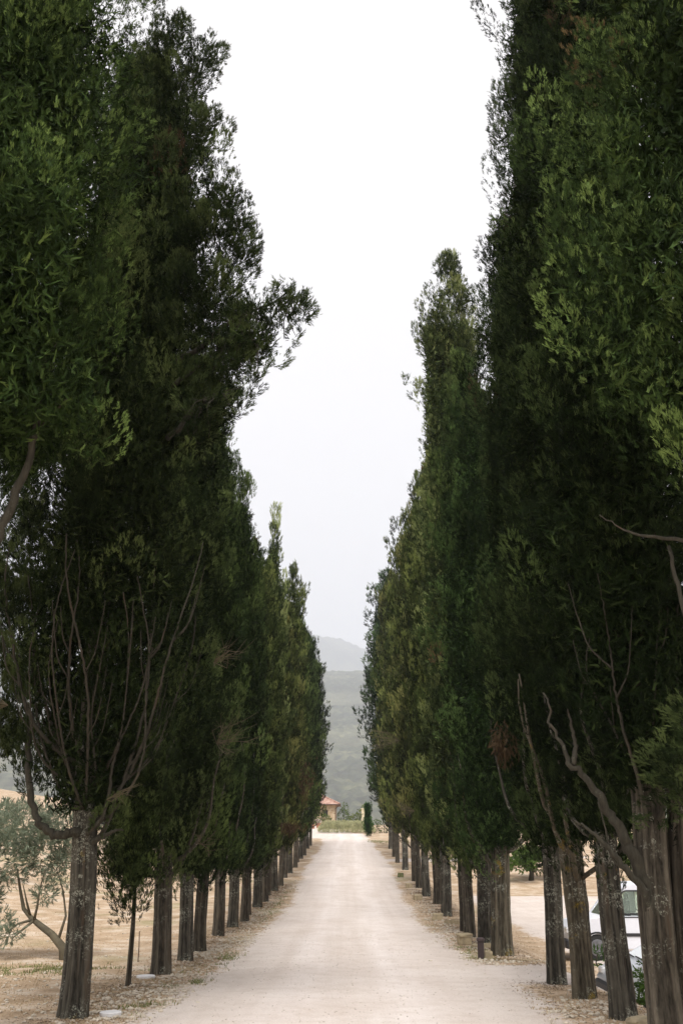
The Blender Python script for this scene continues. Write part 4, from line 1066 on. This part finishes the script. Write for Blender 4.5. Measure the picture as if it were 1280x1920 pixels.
# hipped roof with rows of curved tiles
rb = MB(); ov = .55; ridge_h = 1.95; ex = cx_ + ov; ey0, ey1 = -ov, dep + ov; ym = dep / 2; rx = ex - (ym + ov)
def roof_pt(x, y):
    d = min(x + ex, ex - x, y - ey0, ey1 - y); return 3.22 + ridge_h * max(0, d) / (ym + ov)
for face in range(4):
    nu, nv = 120, 12
    if face in (0, 2): A0, A1 = (-ex, ex), (-rx, rx)
    else: A0, A1 = (ey0, ey1), (ym, ym)
    V = []
    for j in range(nv + 1):
        s_ = j / nv
        for i in range(nu + 1):
            u = i / nu; a = A0[0] + (A0[1] - A0[0]) * u; b0, b1 = A0[0] + (A1[0] - A0[0]) * s_, A0[1] + (A1[1] - A0[1]) * s_
            a = min(max(a, b0), b1)
            z_ = 3.22 + ridge_h * s_ + .05 * abs(math.sin(a * math.pi / .24)) - .02 * ((j % 2))
            if face == 0: V.append((a, ey0 + (ym - ey0) * s_, z_))
            elif face == 2: V.append((a, ey1 + (ym - ey1) * s_, z_))
            elif face == 1: V.append((ex + (rx - ex) * s_, a, z_))
            else: V.append((-ex + (ex - rx) * s_, a, z_))
    ii = np.arange((nu + 1) * (nv + 1)).reshape(nv + 1, nu + 1)
    rb.add(V, np.stack([ii[:-1, :-1], ii[:-1, 1:], ii[1:, 1:], ii[1:, :-1]], -1).reshape(-1, 4))
for sx in (-1, 1):
    for ya in (ey0, ey1): tube(rb, [(sx * ex, ya, 3.28), (sx * rx, ym, 3.28 + ridge_h)], .11, 8)
tube(rb, [(-rx, ym, 3.28 + ridge_h), (rx, ym, 3.28 + ridge_h)], .12, 8)
box(rb, (0, dep / 2, 3.18), (2 * ex - .1, dep + 2 * ov - .1, .06))
roof = rb.build('roof', M['tile'], ho)
mb = MB(); tube(mb, [(-ex, ey0 - .07, 3.17), (ex + .05, ey0 - .07, 3.17)], .075, 8); tube(mb, [(ex + .07, ey0 - .07, 3.17), (ex + .07, ey1, 3.17)], .075, 8)
mb.build('gutter', M['gutter'], ho)
mb = MB(); tube(mb, [(ex - .15, ey0 - .07, 3.12), (ex - .2, ey0 + .1, 2.95), (cx_ - .08, -.09, 2.6), (cx_ - .08, -.09, 1.5), (cx_ - .08, -.09, 0)], .055, 8); mb.build('downpipe', M['gutter'], ho)

# lavender bed
rl = np.random.default_rng(14); mb = MB(); n = 5200
lx = rl.uniform(-3.6, 3.2, n); t_ = rl.random(n)
ly = 124.5 + .45 * np.abs(np.minimum(lx + 3.0, 0)) + t_ * 8.0 + .35 * (lx * -.35)
edge = np.minimum(np.minimum(lx + 3.9, 3.4 - lx), np.minimum(t_ * 8, (1 - t_) * 8)); hh = .95 * sstep(0, 1.1, edge) + .1
lz = G(lx, ly) + hh * rl.uniform(.35, 1.0, n)
D = np.stack([rl.normal(size=n) * .5, rl.normal(size=n) * .5 - .15, np.ones(n)], -1)
scatter_sprigs(mb, rl, np.stack([lx, ly, lz], -1), D, rl.uniform(.3, .5, n), np.clip(rl.normal(size=n) * .15 + .5, 0, .85), 6, .07, .6)
o = mb.build('lavender_bed', M['olive']); o.color = (1.9, 1.62, 1.3, 1); tag(o, 'wide low bed of grey-green lavender at the bend of the road', 'lavender', kind='stuff')
# pillar
pz = float(G(1.9, 136)); pl_ = empty('gate_pillar', (1.95, 133.5, float(G(1.95, 133.5)) - .1)); tag(pl_, 'cream gate pillar just left of the young columnar cypress', 'pillar')
M['cream'] = simple('cream_render', (0.62, 0.53, 0.36), .85, var=.1)
mb = MB(); box(mb, (0, 0, 1.35), (.5, .5, 2.7), .02); mb.build('shaft', M['cream'], pl_)
mb = MB(); box(mb, (0, 0, 2.76), (.62, .62, .12), .02); mb.build('cap', M['cream'], pl_)
# young column cypress
yc = empty('young_cypress', (2.15, 117.0, float(G(2.15, 117.0)) + .02)); tag(yc, 'small slim columnar cypress, bright dark green to the ground, beside the cream pillar', 'young cypress')
mb = MB(); tube(mb, [(0, 0, -.2), (0, 0, 1.0), (0, 0, 2.6)], [.06, .05, .02], 8); mb.build('trunk', M['bark'], yc)
cm = crown_mesh(77, 3.6, .12, .42, 'blunt', 1, .08, dens=2.2); o = cm.build('crown', M['leaf'], yc); o.color = (.6, 1.15, .6, 1)
# pots by the house
M['terra'] = simple('terracotta_pot', (0.32, 0.15, 0.09), .8)
for i, (x, y, s_) in enumerate(((-4.05, 141.0, 1.0), (-4.7, 138.5, .85))):
    r_ = empty('flower_pot', (x, y, float(G(x, y)))); tag(r_, ['terracotta pot with pale flowers beside the bush at the farmhouse', 'smaller terracotta pot nearest the last left cypress'][i], 'flower pot', 'pots by the farmhouse')
    mb = MB(); tube(mb, [(0, 0, 0), (0, 0, .5 * s_), (0, 0, .5 * s_ + .001), (0, 0, .6 * s_)], [.24 * s_, .34 * s_, .4 * s_, .4 * s_], 16); mb.build('pot', M['terra'], r_)
    mb = MB(); leafy(mb, np.random.default_rng(i), [(0, 0, .85 * s_, .42, .42, .3)], 110, .14, 4, .2); mb.build('flowers' if i == 0 else 'foliage', simple('white_petals', (.62, .55, .52)) if i == 0 else M['shrub'], r_).color = (1, 1, 1, 1)
shrub('shrub', -3.25, 141.5, [(0, 0, .9, .95, .8, .9), (.5, .2, .6, .7, .7, .6), (-.4, 0, 1.5, .6, .5, .5)], M['shrub'], (1.15, 1.15, 1.0), 'rounded light green bush in front of the farmhouse wall', 'shrub', 30, .26, 21)
shrub('shrub', -.75, 152, [(0, 0, 1.2, .9, .8, 1.1), (.3, 0, 2.4, .5, .5, .7)], M['shrub'], (1.05, 1.05, .9), 'upright green bush just right of the farmhouse corner', 'shrub', 30, .26, 22)
shrub('shrub', 1.1, 150, [(0, 0, .9, .9, .8, .8), (.8, .3, 1.3, .8, .7, 1.0), (1.2, 0, 2.1, .6, .6, .8)], M['shrub'], (1.25, 1.1, .8), 'yellow-green bush left of the cream pillar', 'shrub', 30, .26, 23)
shrub('shrub', .3, 158, [(0, 0, .6, 1.1, .7, .6)], M['shrub'], (.7, .7, .8), 'low dark bush between the farmhouse and the pillar', 'shrub', 30, .26, 24)
shrub('hedge', 4.3, 126, [(-1.2, 0, .8, .9, .6, .8), (0, 0, .9, .9, .6, .9), (1.2, 0, .9, .9, .6, .8), (2.4, 0, 1, 1, .6, 1)], M['shrub'], (.8, .85, .8), 'loose green hedge right of the young columnar cypress', 'hedge', 30, .24, 25)

# ------------------------------------------------------------------ vehicles
M['paint_white'] = simple('white_car_paint', (0.66, 0.67, 0.72), .3, spec=.5, var=.03)
M['paint_silver'] = simple('silver_car_paint', (0.50, 0.52, 0.56), .28, .4, spec=.5, var=.03)
M['black_plastic'] = simple('black_plastic', (0.022, 0.022, 0.024), .55)
M['rubber'] = simple('tyre_rubber', (0.02, 0.02, 0.02), .85, var=.2)
M['rim'] = simple('grey_wheel_rim', (0.16, 0.16, 0.17), .4, .5)
M['lamp'] = simple('lamp_lens', (0.6, 0.6, 0.6), .15, spec=.6)
M['seat'] = simple('grey_seat_cloth', (0.06, 0.06, 0.07), .9)
def glass_mat():
    m, n, l, p = newmat('car_glass'); p.inputs['Base Color'].default_value = (.62, .72, .64, 1); p.inputs['Roughness'].default_value = .03
    p.inputs['Transmission Weight'].default_value = .85; p.inputs['IOR'].default_value = 1.1; p.inputs['Specular IOR Level'].default_value = .6
    return m
M['glass'] = glass_mat()
def prism(mb, poly, y0, y1, inset=0.0, zt=None):
    """side profile polygon (x, z) extruded between y0 and y1, edges softened by a small chamfer"""
    P = np.array(poly, float); c = P.mean(0); b = .035
    d = P - c; d = d / (np.linalg.norm(d, axis=1)[:, None] + 1e-9)
    Pin = P - d * b
    rings = [(Pin, y0), (P, y0 + b), (P, y1 - b), (Pin, y1)]
    n = len(P); V = []
    for R_, yy in rings: V += [(p[0], yy, p[1]) for p in R_]
    Q = []
    for r_ in range(3):
        for i in range(n): Q.append([r_ * n + i, r_ * n + (i + 1) % n, (r_ + 1) * n + (i + 1) % n, (r_ + 1) * n + i])
    T = []
    for t_ in tessellate_polygon([[Vector((p[0], p[1], 0)) for p in Pin]]):
        T.append([t_[0], t_[1], t_[2]]); T.append([3 * n + t_[2], 3 * n + t_[1], 3 * n + t_[0]])
    mb.add(V, Q, T)
def arch(cx0, r, zb, n=9): return [(cx0 + r * math.cos(a), zb + r * math.sin(a)) for a in np.linspace(math.pi, 0, n)]
def wheel(parent, x, y, r, w, out):
    e = MB(); tube(e, [(0, -w / 2, 0), (0, -w / 2 + .03, 0), (0, w / 2 - .03, 0), (0, w / 2, 0)], [r * .93, r, r, r * .93], 28)
    o = e.build('wheel', M['rubber'], parent, smooth=False, loc=(x, y, r))
    e = MB(); tube(e, [(0, out * (w / 2 + .002), 0), (0, out * (w / 2 + .018), 0), (0, out * (w / 2 + .022), 0)], [r * .66, r * .62, r * .5], 24)
    for k in range(5):
        a = k * 2 * math.pi / 5; box(e, (math.cos(a) * r * .36, out * (w / 2 + .028), math.sin(a) * r * .36), (.08, .02, .08), .008)
    e.build('rim', M['rim'], o)
def rrect(x0, x1, z0, z1, sl0=0, sl1=0, r=.06):
    """rounded quad; sl0/sl1 shift the top-left / top-right corners"""
    c = [(x0, z0), (x1, z0), (x1 + sl1, z1), (x0 + sl0, z1)]; out = []
    for i in range(4):
        p, q, s_ = np.array(c[i]), np.array(c[i - 1]), np.array(c[(i + 1) % 4])
        a = p + (q - p) / np.linalg.norm(q - p) * r; b = p + (s_ - p) / np.linalg.norm(s_ - p) * r
        for t in (0, .33, .67, 1): out.append(tuple((1 - t) ** 2 * a + 2 * t * (1 - t) * p + t * t * b))
    return out
def pane(mb, poly, y, th=.012): 
    P = np.array(poly); n = len(P); V = [(p[0], y, p[1]) for p in P] + [(p[0], y + th, p[1]) for p in P]; c = P.mean(0); V += [(c[0], y, c[1]), (c[0], y + th, c[1])]
    Q = [[i, (i + 1) % n, n + (i + 1) % n, n + i] for i in range(n)]; T = [[(i + 1) % n, i, 2 * n] for i in range(n)] + [[n + i, n + (i + 1) % n, 2 * n + 1] for i in range(n)]
    mb.add(V, Q, T)
def ringf(mb, outer, inner, y, th):
    O, I = np.array(outer), np.array(inner); n = len(O)
    V = [(p[0], y, p[1]) for p in O] + [(p[0], y, p[1]) for p in I] + [(p[0], y + th, p[1]) for p in O] + [(p[0], y + th, p[1]) for p in I]
    Q = []
    for i in range(n):
        j = (i + 1) % n; Q += [[i, j, n + j, n + i], [2 * n + i, 2 * n + j, 3 * n + j, 3 * n + i], [i, j, 2 * n + j, 2 * n + i], [n + i, n + j, 3 * n + j, 3 * n + i]]
    mb.add(V, Q)
def shrink(poly, d):
    P = np.array(poly); c = P.mean(0); s_ = (np.ptp(P, axis=0) / 2 - d) / (np.ptp(P, axis=0) / 2); return [tuple(c + (p - c) * s_) for p in P]

# panel van / people carrier, nose towards -x, near side at y = 0, width 1.8
def make_van(loc, rz):
    r_ = empty('van', loc, rz); Wd = 1.8
    tag(r_, 'white van parked in the gravel yard behind the right-hand trunks', 'van')
    L = 4.6; wb = [.78, 3.65]; wr = .33; sill = .30
    low = [(0.02, sill + .05), (.10, sill)] + arch(wb[0], .39, sill) + arch(wb[1], .39, sill) + [(L - .05, sill), (L, sill + .15), (L, 1.12), (L - .01, 1.13)] + [(1.0, 1.13), (.62, 1.07), (.25, .96), (.06, .82), (0, .6)]
    # near side skin, far side skin and centre so that the cabin is hollow
    mb = MB(); prism(mb, low, 0, Wd); body = mb.build('body', M['paint_white'], r_)
    # upper shell: pillars + roof as side frames with window openings
    up_out = [(.98, 1.135), (L - .02, 1.135), (L - .10, 1.70), (L - .25, 1.93), (L - .5, 1.98), (2.0, 1.98), (1.75, 1.93), (1.55, 1.80)]
    roof_ = MB(); prism(roof_, [(1.52, 1.80), (1.72, 1.86), (L - .14, 1.86), (L - .25, 1.94), (L - .5, 1.99), (2.0, 1.99), (1.74, 1.94)], .10, Wd - .10); roof_.build('roof', M['paint_white'], r_)
    pil = MB()
    for y0, y1 in ((.045, .11), (Wd - .11, Wd - .045)):
        for poly in ([(.98, 1.13), (1.10, 1.13), (1.66, 1.90), (1.55, 1.82)], [(2.10, 1.13), (2.34, 1.13), (2.30, 1.90), (2.10, 1.90)], [(3.36, 1.13), (3.50, 1.13), (3.48, 1.90), (3.34, 1.90)], [(L - .26, 1.13), (L - .03, 1.13), (L - .14, 1.90), (L - .32, 1.90)], [(1.50, 1.78), (L - .2, 1.80), (L - .2, 1.93), (1.72, 1.93)]):
            P = poly; V = [(p[0], y0, p[1]) for p in P] + [(p[0], y1, p[1]) for p in P]
            pil = MB(); pil.add(V, [[0, 1, 2, 3], [4, 7, 6, 5], [0, 4, 5, 1], [1, 5, 6, 2], [2, 6, 7, 3], [3, 7, 4, 0]])
            pil.build('pillar', M['paint_white'], r_)
    # door with handle, windows
    def win(poly, near):
        y = .030 if near else Wd - .042
        fr = MB(); ringf(fr, poly, shrink(poly, .035), y - (.003 if near else -.003), .014); f_ = fr.build('window', M['black_plastic'], r_)
        g_ = MB(); pane(g_, shrink(poly, .036), y + .002, .006); g_.build('pane', M['glass'], f_)
    for near in (True, False):
        win(rrect(1.13, 2.14, 1.17, 1.80, .46, 0, .09), near); win(rrect(2.32, 3.38, 1.17, 1.80, 0, 0, .09), near); win(rrect(3.48, L - .24, 1.17, 1.80, 0, -.08, .09), near)
    for x in (1.14, 2.24, 3.42):
        seam = MB(); box(seam, (x, -.002, .82), (.012, .008, .62)); seam.build('door_seam', M['black_plastic'], r_)
    dh = MB(); box(dh, (2.06, -.012, 1.0), (.17, .03, .10), .012); dh.build('door_handle', M['black_plastic'], r_)
    st_ = MB(); box(st_, (2.3, -.012, .66), (1.85, .028, .085), .01); st_.build('rub_strip', M['black_plastic'], r_)
    wl = MB(); box(wl, (1.52, -.006, 1.105), (.9, .018, .03), .006); wl.build('window_line', M['black_plastic'], r_)
    for cx0 in wb:
        ar = MB()
        o_, i_ = arch(cx0, .42, .32, 14), arch(cx0, .375, .32, 14); V = []
        for a, b in zip(o_, i_): V += [(a[0], -.012, a[1]), (b[0], -.012, b[1]), (a[0], .03, a[1]), (b[0], .03, b[1])]
        ar.add(V, [[4 * k, 4 * k + 4, 4 * k + 5, 4 * k + 1] for k in range(13)] + [[4 * k, 4 * k + 2, 4 * k + 6, 4 * k + 4] for k in range(13)])
        ar.build('wheel_arch', M['black_plastic'], r_)
    gl = MB(); V = [(1.02, .12, 1.14), (1.02, Wd - .12, 1.14), (1.60, Wd - .14, 1.84), (1.60, .14, 1.84)]; V += [(v[0] + .012, v[1], v[2] + .004) for v in V]
    gl.add(V, [[0, 1, 2, 3], [4, 7, 6, 5], [0, 4, 5, 1], [1, 5, 6, 2], [2, 6, 7, 3], [3, 7, 4, 0]]); gl.build('windscreen', M['glass'], r_)
    for s_, y in ((1, .25), (-1, Wd - .25)):
        hl = MB(); box(hl, (.05, y, .76), (.16, .36, .16), .03); hl.build('headlight', M['lamp'], r_)
    bp = MB(); box(bp, (.0, Wd / 2, .42), (.14, Wd - .06, .24), .04); bp.build('front_bumper', M['black_plastic'], r_)
    bp = MB(); box(bp, (L, Wd / 2, .45), (.12, Wd - .06, .2), .04); bp.build('rear_bumper', M['black_plastic'], r_)
    mr = MB(); box(mr, (1.32, -.10, 1.25), (.12, .20, .2), .04); mr.build('mirror', M['black_plastic'], r_)
    for xs_ in (1.75, 2.75):
        for y in (.5, 1.3):
            se = MB(); box(se, (xs_, y, 1.30), (.14, .46, .5), .05); box(se, (xs_ + .02, y, 1.62), (.09, .24, .18), .04); se.build('seat', M['seat'], r_)
    for x in wb:
        wheel(r_, x, .12, wr, .2, -1); wheel(r_, x, Wd - .12, wr, .2, 1)
    return r_
make_van((5.98, 29.4, -.80), 0.0)

def make_car(loc, rz):
    r_ = empty('car', loc, rz); Wd = 1.68; L = 4.0; wb = [.75, 3.2]; wr = .30; sill = .24
    tag(r_, 'silver car partly hidden behind the double trunk and the green shrub', 'car')
    low = [(.03, sill + .05), (.1, sill)] + arch(wb[0], .35, sill) + arch(wb[1], .35, sill) + [(L - .06, sill), (L, sill + .2), (L - .02, .90), (L - .1, .92), (.62, .90), (.35, .82), (.12, .68), (0, .50)]
    mb = MB(); prism(mb, low, 0, Wd); mb.build('body', M['paint_silver'], r_)
    rf = MB(); prism(rf, [(1.48, 1.36), (L - .62, 1.36), (L - .75, 1.43), (2.6, 1.46), (1.75, 1.43)], .16, Wd - .16); rf.build('roof', M['paint_silver'], r_)
    pil = MB()
    for y0, y1 in ((.10, .16), (Wd - .16, Wd - .10)):
        for P in ([(.60, .89), (.72, .89), (1.62, 1.40), (1.52, 1.40)], [(2.15, .91), (2.27, .91), (2.27, 1.40), (2.17, 1.40)], [(L - .55, .91), (L - .08, .91), (L - .6, 1.40), (L - .8, 1.40)]):
            V = [(p[0], y0, p[1]) for p in P] + [(p[0], y1, p[1]) for p in P]; pil = MB(); pil.add(V, [[0, 1, 2, 3], [4, 7, 6, 5], [0, 4, 5, 1], [1, 5, 6, 2], [2, 6, 7, 3], [3, 7, 4, 0]]); pil.build('pillar', M['paint_silver'], r_)
    for y in (.115, Wd - .127):
        for poly in (rrect(.95, 2.14, .94, 1.35, .68, 0, .05), rrect(2.28, L - .62, .94, 1.35, 0, -.18, .05)):
            g_ = MB(); pane(g_, poly, y, .01); g_.build('window', M['glass'], r_)
    gl = MB(); V = [(.60, .17, .905), (.60, Wd - .17, .905), (1.50, Wd - .2, 1.385), (1.50, .2, 1.385)]; V += [(v[0] + .012, v[1], v[2] + .006) for v in V]
    gl.add(V, [[0, 1, 2, 3], [4, 7, 6, 5], [0, 4, 5, 1], [1, 5, 6, 2], [2, 6, 7, 3], [3, 7, 4, 0]]); gl.build('windscreen', M['glass'], r_)
    wp = MB(); tube(wp, [(.57, .2, .915), (.59, .8, .93)], .014, 6); tube(wp, [(.57, .86, .915), (.59, 1.4, .93)], .014, 6); wp.build('wipers', M['black_plastic'], r_)
    for y in (.24, Wd - .24):
        hl = MB(); box(hl, (.10, y, .62), (.16, .32, .13), .03); hl.build('headlight', M['lamp'], r_)
    bp = MB(); box(bp, (.0, Wd / 2, .36), (.12, Wd - .06, .2), .04); bp.build('front_bumper', M['black_plastic'], r_)
    for xs_ in (1.95, 2.8):
        for y in (.5, 1.2):
            se = MB(); box(se, (xs_, y, .95), (.12, .42, .5), .05); se.build('seat', M['seat'], r_)
    for x in wb: wheel(r_, x, .11, wr, .18, -1); wheel(r_, x, Wd - .11, wr, .18, 1)
    return r_
make_car((5.0, 20.4, float(G(7.2, 21)) - .03), 0.0)

# ------------------------------------------------------------------ haze
hb = MB(); box(hb, (0, 6700, 1150), (26000, 14300, 2480))
hm = bpy.data.materials.new('haze'); hm.use_nodes = True; hn = hm.node_tree.nodes; hn.clear()
ho_ = hn.new('ShaderNodeOutputMaterial'); hv = hn.new('ShaderNodeVolumePrincipled')
hv.inputs['Color'].default_value = (.85, .885, .98, 1); hv.inputs['Density'].default_value = .00018; hv.inputs['Anisotropy'].default_value = .0
hm.node_tree.links.new(hv.outputs[0], ho_.inputs['Volume'])
tag(hb.build('haze', hm), kind='stuff')
